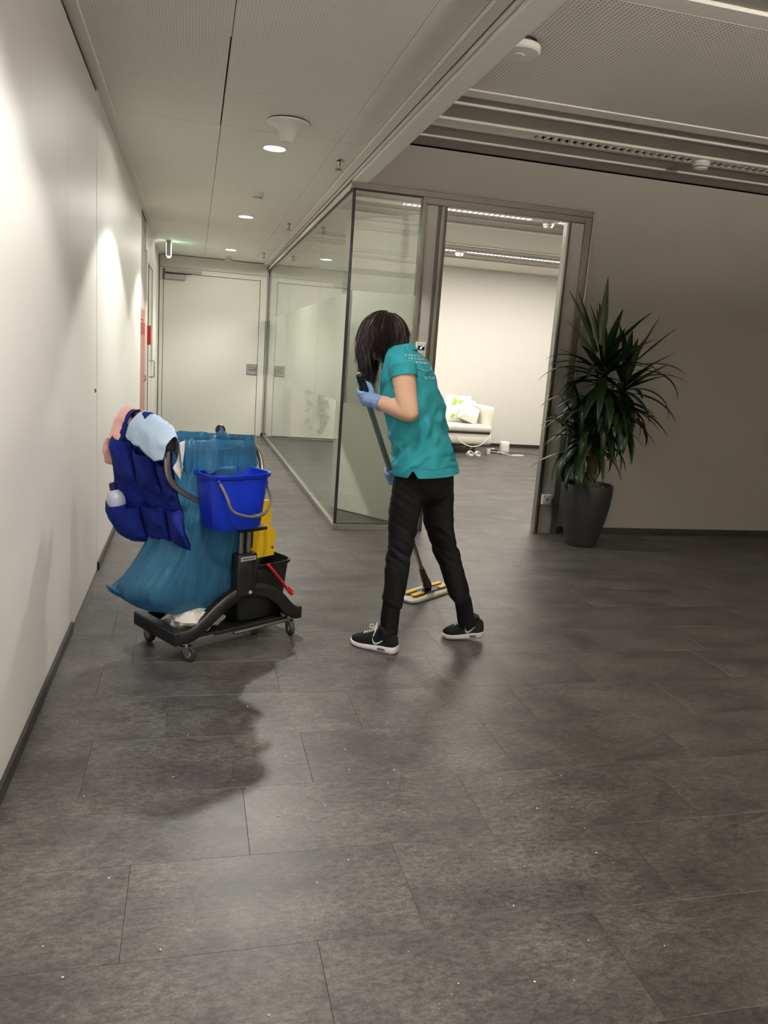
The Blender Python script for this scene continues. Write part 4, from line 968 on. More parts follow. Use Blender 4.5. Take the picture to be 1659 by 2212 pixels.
# legs
LEGL = [(890, 1022, 3.545, 0.088), (881, 1070, 3.530, 0.088), (872, 1120, 3.515, 0.080), (866, 1175, 3.500, 0.066), (859, 1220, 3.497, 0.064), (853, 1270, 3.494, 0.060), (846, 1310, 3.490, 0.056), (842, 1335, 3.487, 0.046), (841, 1362, 3.483, 0.043)]
LEGR = [(940, 1022, 3.640, 0.098), (944, 1070, 3.645, 0.092), (947, 1120, 3.640, 0.082), (957, 1172, 3.630, 0.068), (972, 1215, 3.615, 0.064), (986, 1262, 3.605, 0.060), (999, 1298, 3.598, 0.054), (1004, 1320, 3.594, 0.044), (1006, 1345, 3.590, 0.042)]
def leg_pts(L_): return [at(a, b, y) for a, b, y, _ in L_], [r for *_, r in L_]
for L_ in (LEGL, LEGR):
    P_, R_ = leg_pts(L_); bm_.tube(P_, [r*0.62 for r in R_], 18, True, 3)
bme = remesh(bm_, 0.0065, 5)
person = put('person', shift(bme, PO), M['skin'], None, True, body_l, 'person', org=PO)
ORG[person] = PO
for s in (-1, 1):
    ey = put('eye', MB().ball(HC+HF*0.083+HL*s*0.031+HU*0.008, (0.013, 0.010, 0.009), HR, 12), M['eye'], person, True)
    put('iris', MB().ball(HC+HF*0.0895+HL*s*0.031+HU*0.007, (0.006, 0.004, 0.006), HR, 10), M['hair'], ey, True)
put('lips', MB().ball(HC+HF*0.0945-HU*0.066, (0.022, 0.008, 0.008), HR, 12), M['lip'], person, True)

# --- shirt
NU, NV = 112, 96
VENT = 0.012      # angle of the side slit, near the left side
rows = []
for i in range(NV+1):
    v = i/NV
    row = []
    for k in range(NU):
        u = k/NU
        p = sp(u, v)
        if v < 0.16:
            w = 1-v/0.16
            du = ((u-VENT+0.5) % 1.0)-0.5
            # hem: front panel lower, back panel flares; small V-shaped vent between them
            back = 0.5-0.5*math.sin(2*PI*u)
            p = p + UP*w*(-0.012*(1-back) + 0.020*max(0, back-0.45))
            p = p + (p-tc[0]).normalized()*w*0.010*max(0, back-0.3)
            vent = max(0.0, 1-abs(du)/0.020)
            p = p + UP*(w**2)*0.040*vent
        row.append(p)
    rows.append(row)
sh = MB().grid(rows, True, False, False)
def sleeve(sh_c, cuff_c, ctr, r0, r1, mb, seed):
    ax = (cuff_c-sh_c).normalized(); u = (LF-ax*LF.dot(ax)).normalized(); v = ax.cross(u)
    P_ = crom([ctr, sh_c, sh_c.lerp(cuff_c, 0.55), cuff_c], 6); R_ = [q.x for q in crom([V((r0*0.62, 0, 0)), V((r0*0.95, 0, 0)), V(((r0+r1)/2+0.002, 0, 0)), V((r1, 0, 0))], 6)]
    rs = [ring(p, r, r*1.04, u, v, 40, 1.0, 0.07, seed) for p, r in zip(P_, R_)]
    rs.append(ring(cuff_c-ax*0.003, r1-0.006, r1-0.006, u, v, 40)); rs.append(ring(cuff_c-ax*0.05, r1-0.008, r1-0.008, u, v, 40))
    mb.grid(rs, True, True, False)
CUFF = SH.lerp(EL, 0.30)
sleeve(at(869, 787, 3.462), CUFF, TC[8]+LF*0.085-UP*0.03, 0.0635, 0.0615, sh, 1.0)
CUFF2 = SH2.lerp(EL2, 0.38)
sleeve(SH2+UP*0.005, CUFF2, TC[8]-LF*0.08, 0.064, 0.060, sh, 2.0)
shirt = put('polo_shirt', sh, M['teal'], person, True, label='teal short-sleeved polo shirt')
# collar
NK = at(868, 754, 3.612); na = (HC-NK).normalized(); na = (na*0.35+UP).normalized(); nu = (LF-na*LF.dot(na)).normalized(); nv = na.cross(nu)
rs = [ring(NK-na*0.016, 0.088, 0.074, nu, nv), ring(NK-na*0.004, 0.080, 0.068, nu, nv), ring(NK+na*0.014, 0.070, 0.061, nu, nv), ring(NK+na*0.017, 0.066, 0.057, nu, nv), ring(NK-na*0.008, 0.066, 0.057, nu, nv)]
put('collar', MB().grid(rs, True), M['teal'], shirt, True)
# stitched hem line
hem = []
for k in range(NU+1):
    u = (VENT+0.035) + (0.93)*k/NU
    p = sp(u % 1.0, 0.085, 0.0015); back = 0.5-0.5*math.sin(2*PI*u); w = 1-0.085/0.16
    hem.append(p + UP*w*(-0.012*(1-back)+0.020*max(0, back-0.45)) + (p-tc[0]).normalized()*w*0.010*max(0, back-0.3))
put('hem_seam', MB().tube(hem, 0.0011, 5), M['teal'], shirt, True)
# washed-out white print across the upper back
pm = MB(); rnd = random.Random(4)
def mark(u0, v0, du, dv, lift=0.002):
    q = [sp(u0, v0, lift), sp(u0+du, v0, lift), sp(u0+du, v0+dv, lift), sp(u0, v0+dv, lift)]
    pm.poly(q, [(0, 1, 2, 3)])
for (vv, n, ua, ub, h) in ((0.800, 7, 0.75, 0.93, 0.022), (0.755, 7, 0.74, 0.92, 0.024), (0.710, 6, 0.74, 0.90, 0.024), (0.585, 5, 0.74, 0.85, 0.020)):
    for k in range(n):
        u = ua+(ub-ua)*(k+0.15)/n; w = (ub-ua)/n
        mark(u, vv, w*0.30, h); 
        if rnd.random() < 0.8: mark(u, vv+h*rnd.choice((0, 0.4, 0.75)), w*0.62, h*0.25)
        if rnd.random() < 0.6: mark(u+w*0.42, vv, w*0.2, h*rnd.uniform(0.5, 1))
pr_ = put('back_print', pm, M['print'], shirt, label='white printed lettering')
arc = [sp(0.73+0.16*k/16, 0.675-0.035*math.sin(PI*k/16), 0.002) for k in range(17)]
put('back_print_arc', MB().tube(arc, 0.0018, 6), M['print'], shirt, True)

# --- joggers
pm = MB()
pel = [(921, 985, 3.575, 0.158, 0.118), (921, 1015, 3.577, 0.172, 0.132), (920, 1045, 3.580, 0.170, 0.130), (917, 1068, 3.580, 0.140, 0.112), (914, 1084, 3.580, 0.070, 0.075)]
pm.grid([ring(at(a, b, y), ru, rv) for a, b, y, ru, rv in pel], True, True, True)
for L_, sd_ in ((LEGL, 0.0), (LEGR, 5.0)):
    P_, R_ = leg_pts(L_)
    P_ = crom(P_[:7], 8); R_ = [q.x for q in crom([V((r*0.93, 0, 0)) for r in R_[:7]], 8)]
    pm.tube(P_, R_, 28, True)
pme = remesh(pm, 0.0075, 12)
for v_ in pme.vertices:
    p = v_.co; kz = max(0.0, 1-abs(p.z-0.50)/0.16) + max(0.0, 1-abs(p.z-0.20)/0.10)*1.3 + max(0, 1-abs(p.z-0.74)/0.14)*0.5
    d = 0.013*kz*noise.noise(V((p.x*9, p.y*9, p.z*42 + p.x*26))) + 0.004*noise.noise(p*14)
    v_.co = p + v_.normal*d
pants = put('joggers', shift(pme, PO), M['pants'], person, True, label='black jogger trousers')
for L_ in (LEGL, LEGR):
    P_, R_ = leg_pts(L_)
    put('ribbed_cuff', MB().tube([P_[6]+UP*0.012, P_[7], P_[8], P_[8]-UP*0.012], [R_[6]*0.80, R_[7], R_[8], R_[8]*0.97], 28, True, 4), M['rib'], pants, True)
for (u0, v0) in ((0.05, 0.0),):
    cord = [at(892, 1030, 3.40), at(888, 1046, 3.395), at(893, 1060, 3.395)]

# --- hair: cap and hanging locks
hr = MB()
cap = []
for i in range(14):
    th = PI*0.60*(i+0.3)/14
    cap.append([HC + HR @ V((0.079*math.sin(th)*math.cos(2*PI*k/36), -0.010+0.096*math.sin(th)*math.sin(2*PI*k/36), 0.103*math.cos(th)+0.004)) for k in range(36)])
# tilt the cap towards the back of the skull so that the face stays free
T = Matrix.Translation(HC) @ Matrix.Rotation(0.55, 4, HL) @ Matrix.Translation(-HC)
hr.grid([[T @ p for p in r_] for r_ in cap], True, True, False)
rnd = random.Random(11)
def lock(root, length, w, out, seed):
    d = (root-HC).normalized(); p = root.copy(); pts = [p.copy()]; t0 = -UP + V((noise.noise(root*60), noise.noise(root*60+V((9, 0, 0))), 0))*0.9; t0 = t0 - d*t0.dot(d); vel = (t0.normalized() + d*0.12).normalized()
    n = 13; st = length/n
    for s in range(n):
        g = -UP*1.0 + HF*0.05
        tang = g - d*g.dot(d)
        vel = (vel*0.72 + (tang.normalized()*min(1.0, tang.length*3))*0.34 - UP*0.10).normalized()
        if p.z < HC.z+0.02 and s > 2: vel = (vel*0.62 - UP*0.45 + V((noise.noise(p*25+V((seed, 3, 0))), noise.noise(p*25+V((0, seed, 5))), 0))*0.42 + V((d.x, d.y, 0))*0.02).normalized()
        p = p + vel*st
        loc = HR.transposed() @ (p-HC); R3 = (0.080+out, 0.098+out, 0.104+out)
        q = math.sqrt((loc.x/R3[0])**2+(loc.y/R3[1])**2+(loc.z/R3[2])**2)
        if q < 1.0:
            loc = loc/q; p = HC + HR @ loc
        d = (p-HC).normalized()
        pts.append(p + V((1, 1, 0.3))*0.006*noise.noise(p*26+V((round(seed, 0)*3, 0, 0))))
    rad = [w*(1-0.75*(s/n)**2) for s in range(n+1)]
    hr.tube(pts, rad, 3, False)
for k in range(1500):
    while True:
        z_ = rnd.uniform(-0.55, 1.0); t = rnd.uniform(0, 2*PI); q = math.sqrt(1-z_*z_)
        loc = V((q*math.cos(t), q*math.sin(t), z_))
        if loc.y < 0.62 and not (loc.y > 0.15 and loc.z < 0.2) : break     # face window stays open
    root = HC + HR @ V((loc.x*0.074, loc.y*0.092, loc.z*0.100))
    front = loc.y > -0.2
    ln = rnd.uniform(0.07, 0.175) + (0.055 if front else 0.0) + 0.05*max(0, loc.z)
    if loc.y < 0.25: ln = min(ln, 0.085+0.075*max(0, loc.z)+0.03*rnd.random()+(0.02 if loc.x < 0 else 0.0))
    lock(root, ln, rnd.uniform(0.0014, 0.0030), rnd.uniform(0.0, 0.016), k*0.37)
# longer loose locks falling beside the face
for k in range(320):
    s = rnd.choice((1, 1, -1)); loc = V((s*rnd.uniform(0.5, 0.95), rnd.uniform(0.15, 0.62), rnd.uniform(0.2, 0.75))).normalized()
    root = HC + HR @ V((loc.x*0.074, loc.y*0.092, loc.z*0.100))
    lock(root, rnd.uniform(0.17, 0.30), rnd.uniform(0.0012, 0.0026), rnd.uniform(0.004, 0.018), 90+k*0.61)
put('hair', hr, M['hair'], person, True, label='dark chin-length hair falling forward')

# --- gloved hands closed round the pole
def hand(c, wrist, side, name, lab):
    """fist with five fingers round the pole at c; side = +1 when the back of the hand faces the camera side"""
    p = pd; w = (wrist-c); w = (w-p*w.dot(p)).normalized(); n = p.cross(w)*side
    mb = MB()
    pal0 = c + w*0.030 + n*0.016
    mb.tube([wrist+(wrist-c).normalized()*0.045, wrist, wrist.lerp(pal0, 0.5)+n*0.004, pal0+w*0.006, c+n*0.030+w*0.004], [0.036, 0.033, 0.035, 0.032, 0.020], 16, True, 4)
    mb.tube([c+p*0.030+w*0.022+n*0.022, c-p*0.034+w*0.022+n*0.022], [0.021, 0.020], 12)
    for i, (off, ln) in enumerate(((0.034, 0.95), (0.0115, 1.05), (-0.0115, 1.0), (-0.033, 0.86))):
        cc = c + p*off; r = (0.0105, 0.0108, 0.0104, 0.0092)[i]; R = 0.0155+r
        path = [cc+w*0.030+n*0.018, cc+w*0.010+n*(R+0.006), cc-w*R*0.62*ln+n*R*0.80, cc-w*R*1.02-n*R*0.10, cc-w*R*0.55*ln-n*R*0.86, cc+w*R*0.35*ln-n*R*0.95]
        mb.tube(path, [r*1.12, r*1.12, r*1.03, r, r*0.95, r*0.80], 10, True, 4)
    R = 0.027
    mb.tube([c+w*0.046-n*0.004+p*0.006, c+w*0.026-n*0.022+p*0.030, c-w*0.002-n*R+p*0.045, c-w*0.020-n*0.016+p*0.052], [0.0155, 0.013, 0.0115, 0.009], 10, True, 4)
    me = remesh(mb, 0.0034, 3)
    return put(name, shift(me, PO), M['glove'], person, True, label=lab)
hand(H1, WR, -1, 'glove', 'pale blue disposable glove gripping the top of the pole')
hand(H2, WR2, 1, 'glove', 'pale blue disposable glove low on the pole behind the thigh')

# --- shoes
def shoe(toe, heel, lift_h, lift_t, lean, nm):
    d = (heel-toe); d.z = 0; L_ = d.length; fx = -d.normalized()          # fx points to the toe
    sx = UP.cross(fx)                                                     # left of the foot
    def P(x_, y_, z_): # x_ 0 heel..1 toe
        lz = lift_h*(1-x_)+lift_t*x_
        return heel + fx*(x_*L_) + sx*y_ + UP*(z_+lz)
    W = [(0.0, 0.018), (0.03, 0.030), (0.12, 0.037), (0.30, 0.038), (0.50, 0.042), (0.68, 0.047), (0.82, 0.044), (0.92, 0.034), (0.98, 0.018), (1.0, 0.006)]
    H = [(0.0, 0.062), (0.03, 0.086), (0.12, 0.098), (0.26, 0.108), (0.38, 0.108), (0.48, 0.095), (0.60, 0.080), (0.76, 0.064), (0.90, 0.052), (0.98, 0.040), (1.0, 0.034)]
    SZ = [(0.0, 0.036), (0.03, 0.034), (0.12, 0.033), (0.30, 0.032), (0.46, 0.028), (0.60, 0.026), (0.76, 0.024), (0.90, 0.024), (0.98, 0.026), (1.0, 0.028)]
    def cur(T_, x_):
        for (x0, y0), (x1, y1) in zip(T_, T_[1:]):
            if x_ <= x1: return y0+(y1-y0)*(x_-x0)/(x1-x0)
        return T_[-1][1]
    N = 40; xs = [0.5-0.5*math.cos(PI*i/N) for i in range(N+1)]
    rows = []
    for x_ in xs:
        w, h, z0 = cur(W, x_), cur(H, x_), cur(SZ, x_)-0.006
        rows.append([P(x_, w*math.copysign(abs(math.cos(t))**0.72, math.cos(t)), z0+(h-z0)*max(0.0, math.sin(t))**0.8) for t in [PI*k/20 for k in range(21)]])
    rows.insert(0, [p.lerp(rows[0][0].lerp(rows[0][-1], 0.5), 0.96) for p in rows[0]])
    up = put('shoe', MB().grid(rows, False), M['shoe'], person, True, label=nm)
    rows = []
    for x_ in xs:
        w, z1 = cur(W, x_)+0.0035, cur(SZ, x_)
        toe_up = 0.010*max(0, (x_-0.8)/0.2)**2 + 0.006*max(0, (0.1-x_)/0.1)**2
        xx = -0.012+x_*1.022
        rows.append([P(xx, a*w, z) for a, z in ((-0.86, toe_up), (-1, toe_up+0.006), (-1.04, (z1+toe_up)*0.5), (-0.98, z1), (-0.85, z1+0.002), (0.85, z1+0.002), (0.98, z1), (1.04, (z1+toe_up)*0.5), (1, toe_up+0.006), (0.86, toe_up))])
    so = put('sole', MB().grid(rows, True, True, True), M['sole'], up, True, label='white foam sole')
    for s in (-1, 1):
        win = []
        for k in range(16):
            t = 2*PI*k/16; x_ = 0.26+0.085*math.copysign(abs(math.cos(t))**0.6, math.cos(t)); z = 0.018+0.0055*math.copysign(abs(math.sin(t))**0.6, math.sin(t))
            win.append((x_, z))
        a_ = [P(x_, s*(cur(W, x_)*1.04+0.0052), z) for x_, z in win]; b_ = [P(x_, s*(cur(W, x_)*1.04), z) for x_, z in win]
        put('air_window', MB().grid([b_, a_], True, True, True), M['window_g'], so, label='dark air window')
        # swoosh-shaped mark
        sw_t = [(0.30, 0.062), (0.335, 0.050), (0.38, 0.0475), (0.43, 0.051), (0.52, 0.066)]
        sw_t = [(0.475, 0.073), (0.455, 0.060), (0.43, 0.050), (0.40, 0.0455), (0.35, 0.0475), (0.27, 0.060), (0.20, 0.073)]
        sw_b = [(0.475, 0.073), (0.462, 0.052), (0.445, 0.040), (0.41, 0.0345), (0.36, 0.0365), (0.28, 0.052), (0.20, 0.073)]
        def side(x_, z):
            w, h, z0 = cur(W, x_), cur(H, x_), cur(SZ, x_)-0.006
            sn = min(1.0, max(0.0, (z-z0)/(h-z0)))**(1/0.8); cs = math.sqrt(max(0.0, 1-sn*sn))
            return P(x_, s*(w*cs**0.72+0.0012), z)
        r1 = crom([V((a, b, 0)) for a, b in sw_t], 5); r2 = crom([V((a, b, 0)) for a, b in sw_b], 5)
        put('emblem', MB().grid([[side(p.x, p.y) for p in r1], [side(p.x, p.y) for p in r2]]), M['logo'], up, label='pale green curved tick emblem')
    lc_ = MB()
    for k in range(5):
        x_ = 0.70-0.055*k; h = cur(H, x_)
        lc_.tube([P(x_, -0.022, h-0.010), P(x_+0.01, 0, h+0.004), P(x_, 0.022, h-0.010)], 0.0028, 6, True, 4)
    x_ = 0.47; h = cur(H, x_)
    lc_.tube([P(x_, 0, h+0.004), P(x_+0.07, 0.018, h+0.030), P(x_+0.10, 0.024, h+0.016), P(x_+0.02, 0.006, h+0.006)], 0.0026, 6, True, 4)
    lc_.tube([P(x_, 0, h+0.004), P(x_+0.04, -0.024, h+0.026), P(x_+0.08, -0.032, h+0.004), P(x_+0.02, -0.006, h+0.006)], 0.0026, 6, True, 4)
    lc_.tube([P(x_, 0, h+0.005), P(x_-0.03, 0.030, h-0.004), P(x_-0.02, 0.040, h-0.022)], 0.0026, 6, True, 4)
    put('laces', lc_, M['lace'], up, True)
    put('shoe_collar', MB().tube([P(0.26+lean, 0, 0.050), P(0.245+lean, 0, 0.085), P(0.235+lean, 0, 0.110), P(0.23+lean, 0, 0.120)], [0.034, 0.043, 0.0445, 0.042], 24, True, 3), M['shoe'], up, True)
LT = at(763, 1388, 3.58); LH = at(857, 1413, 3.425); LT.z = LH.z = 0.0
shoe(V((0.800, 3.590, 0)), V((0.990, 3.430, 0)), 0.001, 0.0, 0, 'black knit sneaker with white sole, the one set forward')
shoe(V((1.290, 3.640, 0)), V((1.490, 3.575, 0)), 0.022, 0.001, 0.10, 'black knit sneaker with white sole and lifted heel, the one set back')

# ------------------------------------------------------------------ flat mop
mop = empty('flat_mop', V((1.425, 4.375, 0)), 'flat floor mop with long grey pole, yellow clips and white fringed pad', 'mop')
put('pole', MB().tube([PT-pd*0.10, on_pole(0.62)], 0.0145, 16), M['pole'], mop, True)
put('lower_pole', MB().tube([on_pole(0.64), on_pole(0.16)], 0.0115, 16), M['pole_thin'], mop, True)
put('grip', MB().lathe([(0.0150, -0.12), (0.0185, -0.10), (0.0185, -0.012), (0.015, -0.002), (0.006, 0.002)], PT, 18, pd), M['grip'], mop, True)
put('pole_clamp', MB().lathe([(0.018, -0.03), (0.019, 0.0), (0.018, 0.03)], on_pole(0.63), 16, pd), M['grip'], mop, True)
put('swivel_joint', MB().tube([on_pole(0.19), on_pole(0.12), PB+UP*0.012, PB-UP*0.01], [0.016, 0.022, 0.026, 0.030], 14, True, 3), M['grip'], mop, True)
md_ = (V((1.62, 4.50, 0))-V((1.24, 4.21, 0))).normalized(); mn = UP.cross(md_); mc = V((1.425, 4.375, 0)); MR = Matrix((md_, mn, UP)).transposed()
fr = []
for z, g in ((0.0, 0.95), (0.004, 1.0), (0.016, 1.0), (0.021, 0.94)):
    fr.append([mc + md_*((0.245*g)*math.copysign(abs(math.cos(t))**0.35, math.cos(t))) + mn*((0.085*g)*math.copysign(abs(math.sin(t))**0.35, math.sin(t)))*(1+0.04*noise.noise(V((k_*0.9, 0, 0)))) + UP*(z+0.0) for k_, t in enumerate([2*PI*k/72 for k in range(72)])])
put('fringe_pad', MB().grid(fr, True, True, True), M['mop_pad'], mop, True)
put('plate', MB().box(mc+UP*0.025, (0.34, 0.085, 0.010), MR, 0.004), M['cart_black'], mop)
for s in (-1, 1):
    for q in (-1, 1):
        put('clip', MB().box(mc+md_*s*0.135+mn*q*0.030+UP*0.033, (0.105, 0.030, 0.010), MR, 0.004), M['yellow'], mop)

# ------------------------------------------------------------------ potted yucca
PX, PY = 3.165, 5.715
yu = empty('potted_yucca', (PX, PY, 0), 'tall yucca palm in a charcoal tapered pot beside the doorway', 'potted plant')
put('pot', MB().lathe([(0.118, 0.0), (0.128, 0.006), (0.150, 0.10), (0.178, 0.22), (0.200, 0.34), (0.209, 0.44), (0.210, 0.495), (0.206, 0.512), (0.198, 0.515), (0.192, 0.505), (0.190, 0.46), (0.02, 0.455)], (PX, PY, 0), 56), M['pot'], yu, True)
put('soil', MB().lathe([(0.189, 0.0), (0.12, 0.012), (0.002, 0.016)], (PX, PY, 0.462), 32), M['soil'], yu, True)
put('pot_insert', MB().box((PX+0.13, PY-0.02, 0.485), (0.035, 0.02, 0.02), Matrix.Rotation(0.4, 3, 'Z'), 0.003), M['label_w'], yu)
T1 = [(PX+0.005, PY+0.0, 0.46), (PX+0.02, PY+0.01, 0.80), (PX+0.03, PY+0.02, 1.15), (PX+0.02, PY+0.02, 1.47)]
T2 = [(PX+0.055, PY+0.03, 0.46), (PX+0.10, PY+0.05, 0.85), (PX+0.17, PY+0.05, 1.15), (PX+0.245, PY+0.04, 1.37)]
T3 = [(PX-0.075, PY-0.02, 0.46), (PX-0.10, PY-0.03, 0.65), (PX-0.125, PY-0.03, 0.82), (PX-0.14, PY-0.03, 0.98)]
for T_, r in ((T1, 0.034), (T2, 0.030), (T3, 0.028)):
    pts = crom([V(p) for p in T_], 10)
    rows = []
    for i, p in enumerate(pts):
        rr = r*(1.0-0.2*i/len(pts))*(1+0.10*math.sin(i*2.4))
        rows.append([p+V((math.cos(2*PI*k/16)*rr*(1+0.1*noise.noise(V((k, i*0.7, r*100)))), math.sin(2*PI*k/16)*rr, 0)) for k in range(16)])
    put('trunk', MB().grid(rows, True, True, True), M['bark'], yu, True)
def leaf_mesh(bend, fold, wmax):
    """unit-length leaf rising along +X from the origin then bending towards -Z"""
    rows = []; ang = 0.0; p = V((0, 0, 0)); n = 14
    for i in range(n+1):
        s = i/n
        w = wmax*(0.42+2.6*s)*(1-s)**0.9 if s < 0.3 else wmax*min(1.0, 1.55*(1-s)**0.75)
        w = max(0.0012, min(wmax, w))
        nrm = V((math.sin(ang), 0, math.cos(ang)))
        rows.append([p + V((0, -w, 0)) + nrm*(fold*w), p + V((0, -w*0.5, 0)) + nrm*(fold*w*0.35), p.copy(), p + V((0, w*0.5, 0)) + nrm*(fold*w*0.35), p + V((0, w, 0)) + nrm*(fold*w)])
        ang += bend/n*(0.4+1.4*s)
        p = p + V((math.cos(ang), 0, -math.sin(ang)))/n
    me = MB().grid(rows).mesh('leaf'); sm(me, 3.0); return me
LM = {}
def leaf(base, az, el, ln, bend, wid=0.034, mt='leaf'):
    key = (round(bend, 1), round(wid/ln, 3), mt)
    if key not in LM:
        me = leaf_mesh(key[0], 0.28, key[1]); me.materials.append(M[mt]); LM[key] = me
    o = bpy.data.objects.new('leaf', LM[key]); COL.objects.link(o); o.parent = yu
    o.location = V(base)-ORG[yu]; o.rotation_euler = (0, -el, az); o.scale = (ln, ln, ln)
rnd = random.Random(23)
def crown(c, n_up, n_mid, n_dn, L0, spread=1.0):
    c = V(c)
    for k in range(n_up):
        leaf(c+V((rnd.uniform(-.015, .015), rnd.uniform(-.015, .015), rnd.uniform(-.05, .03))), rnd.uniform(0, 2*PI), rnd.uniform(0.95, 1.45), L0*rnd.uniform(0.85, 1.1), round(rnd.uniform(0.0, 0.35), 1), L0*0.080, 'leaf_y' if rnd.random() < 0.45 else 'leaf')
    for k in range(n_mid):
        az = 2*PI*(k+rnd.random()*0.6)/n_mid
        if math.sin(az) > 0.75: az += 1.0
        leaf(c+V((0, 0, rnd.uniform(-.14, -.02))), az, rnd.uniform(0.25, 0.85), L0*rnd.uniform(0.9, 1.15)*(0.78 if math.sin(az) > 0.3 else 1.0), round(rnd.choice((0.2, 0.4, 0.7, 1.0, 1.3)), 1), L0*0.080)
    for k in range(n_dn):
        az = 2*PI*(k+rnd.random()*0.7)/n_dn
        leaf(c+V((0, 0, rnd.uniform(-.30, -.08))), az, rnd.uniform(-0.85, 0.30), L0*rnd.uniform(0.9, 1.2)*(0.72 if math.sin(az) > 0.3 else 1.0), round(rnd.choice((0.6, 1.0, 1.4, 1.8)), 1), L0*0.084)
crown(T1[-1], 9, 16, 36, 0.50)
crown(T2[-1], 8, 14, 26, 0.44)
crown(T3[-1], 3, 13, 24, 0.37)
crown((PX+0.03, PY+0.01, 1.30), 0, 0, 20, 0.44)
crown((PX+0.17, PY+0.04, 1.24), 0, 0, 12, 0.40)
crown((PX-0.02, PY-0.02, 1.16), 0, 4, 14, 0.38)
for (px, py, el, az, ln, bd) in ((1297, 745, 1.50, 1.2, 0.53, 0.0), (1290, 760, 0.95, PI+0.1, 0.56, 0.0), (1285, 770, 1.2, PI, 0.56, 0.1), (1290, 790, 0.15, PI-0.2, 0.42, 0.4), (1320, 760, 0.85, 0.15, 0.50, 0.2), (1375, 780, 0.75, -0.1, 0.42, 0.0), (1370, 780, 1.15, -0.2, 0.40, 0.0), (1375, 790, 0.25, -0.15, 0.44, 0.8), (1375, 800, 0.1, -0.25, 0.46, 1.4), (1260, 850, 0.0, PI, 0.40, 0.8), (1262, 880, -0.2, PI+0.2, 0.42, 0.6)):
    leaf(at(px, py, PY), az, el, ln, bd, ln*0.062, 'leaf_y' if bd == 0.0 else 'leaf')
leaf(at(1255, 905, PY-0.02), PI+0.1, -0.35, 0.36, 0.8, 0.012, 'leaf_b')

# ------------------------------------------------------------------ inside the bright room
so = empty('sofa', (3.7, 12.0, 0), 'white fabric sofa against the far wall of the bright room', 'sofa')
X0, X1, Y0, Y1 = 2.75, 4.71, 11.68, 12.70
put('base', MB().span((X0, Y0, 0.150), (X1-0.02, Y1, 0.325), 0.05, 4), M['sofa'], so, True)
put('seat_cushion', MB().span((X0+0.02, Y0-0.02, 0.355), (X1-0.04, Y1-0.12, 0.46), 0.04, 4), M['sofa'], so, True)
put('seat_gap', MB().span((X0+0.03, Y0+0.02, 0.32), (X1-0.06, Y1-0.14, 0.36)), M['alu_dark'], so)
put('arm_rest', MB().span((X1-0.115, Y0+0.12, 0.20), (X1+0.03, Y1, 0.76), 0.05, 4), M['sofa'], so, True)
put('back_rest', MB().span((X0, Y1-0.14, 0.30), (X1, Y1+0.04, 0.80), 0.05, 4), M['sofa'], so, True)
for (x, y) in ((X0+0.08, Y0+0.08), (X1-0.30, Y0+0.06), (X1-0.08, Y1-0.08), (X0+0.08, Y1-0.08)):
    put('leg', MB().span((x-0.02, y-0.02, 0), (x+0.02, y+0.02, 0.16)), M['alu_dark'], so)
put('piping', MB().tube([(4.05, Y0-0.024, 0.40), (4.05, Y0-0.022, 0.45), (4.05, Y0+0.30, 0.463)], 0.004, 6), M['cable'], so)
def pillow(c, w, h, t, rot, mt, lab, gather=0.0):
    rows = []
    for i in range(17):
        u = -1+2*i/16; r_ = []
        for j in range(17):
            v_ = -1+2*j/16
            k = (1-abs(u)**2.6)*(1-abs(v_)**2.6)
            r_.append(V((u*w/2*(1-0.06*(1-abs(v_))), -t/2*max(0, k)**0.55*(1+gather*noise.noise(V((u*6, v_*2, 1)))), v_*h/2*(1-0.06*(1-abs(u))))))
        rows.append(r_)
    back = [[V((p.x, -p.y, p.z)) for p in reversed(r_)] for r_ in rows]
    mb = MB().grid(rows).grid(back)
    bmesh.ops.transform(mb.bm, matrix=Matrix.Translation(V(c)) @ rot.to_4x4(), verts=mb.bm.verts)
    bmesh.ops.remove_doubles(mb.bm, verts=mb.bm.verts, dist=0.0005)
    e_ = empty('cushion', (c[0], c[1], c[2]-h/2), lab, 'cushion')
    put('cover', mb, mt, e_, True)
    return e_, Matrix.Translation(V(c)) @ rot.to_4x4()
pc = at(990, 892, 12.18)
e, PM = pillow((pc.x, 12.22, 0.46+0.22), 0.46, 0.46, 0.14, Matrix.Rotation(-0.30, 3, 'X') @ Matrix.Rotation(0.04, 3, 'Y'), M['cushion'], 'upright white cushion printed with green leaves on the sofa')
def leafprint(cx, cz, ang, ln):
    mb = MB(); n = 9; a_, b_ = [], []
    for k in range(n):
        s = k/(n-1); w = ln*0.30*math.sin(PI*s)**0.8*(1-0.35*s)
        c_ = V((cx+math.cos(ang)*ln*s, 0, cz+math.sin(ang)*ln*s)); nn = V((-math.sin(ang), 0, math.cos(ang)))
        def onp(q):
            u, v_ = q.x/0.24, q.z/0.24; k_ = (1-min(1, abs(u))**2.6)*(1-min(1, abs(v_))**2.6)
            return PM @ V((q.x, -0.07*max(0, k_)**0.55-0.002, q.z))
        a_.append(onp(c_+nn*w)); b_.append(onp(c_-nn*w))
    mb.grid([a_, b_]); put('leaf_print', mb, M['leafprint'], e)
for q in ((-0.10, 0.16, -0.9, 0.10), (-0.02, 0.07, 0.5, 0.12), (-0.12, 0.03, 0.9, 0.13), (0.05, -0.17, 1.1, 0.13), (0.10, -0.16, 1.9, 0.15), (0.02, -0.2, 0.3, 0.12), (-0.14, -0.18, 0.8, 0.10), (0.13, -0.08, 2.6, 0.10)): leafprint(*q)
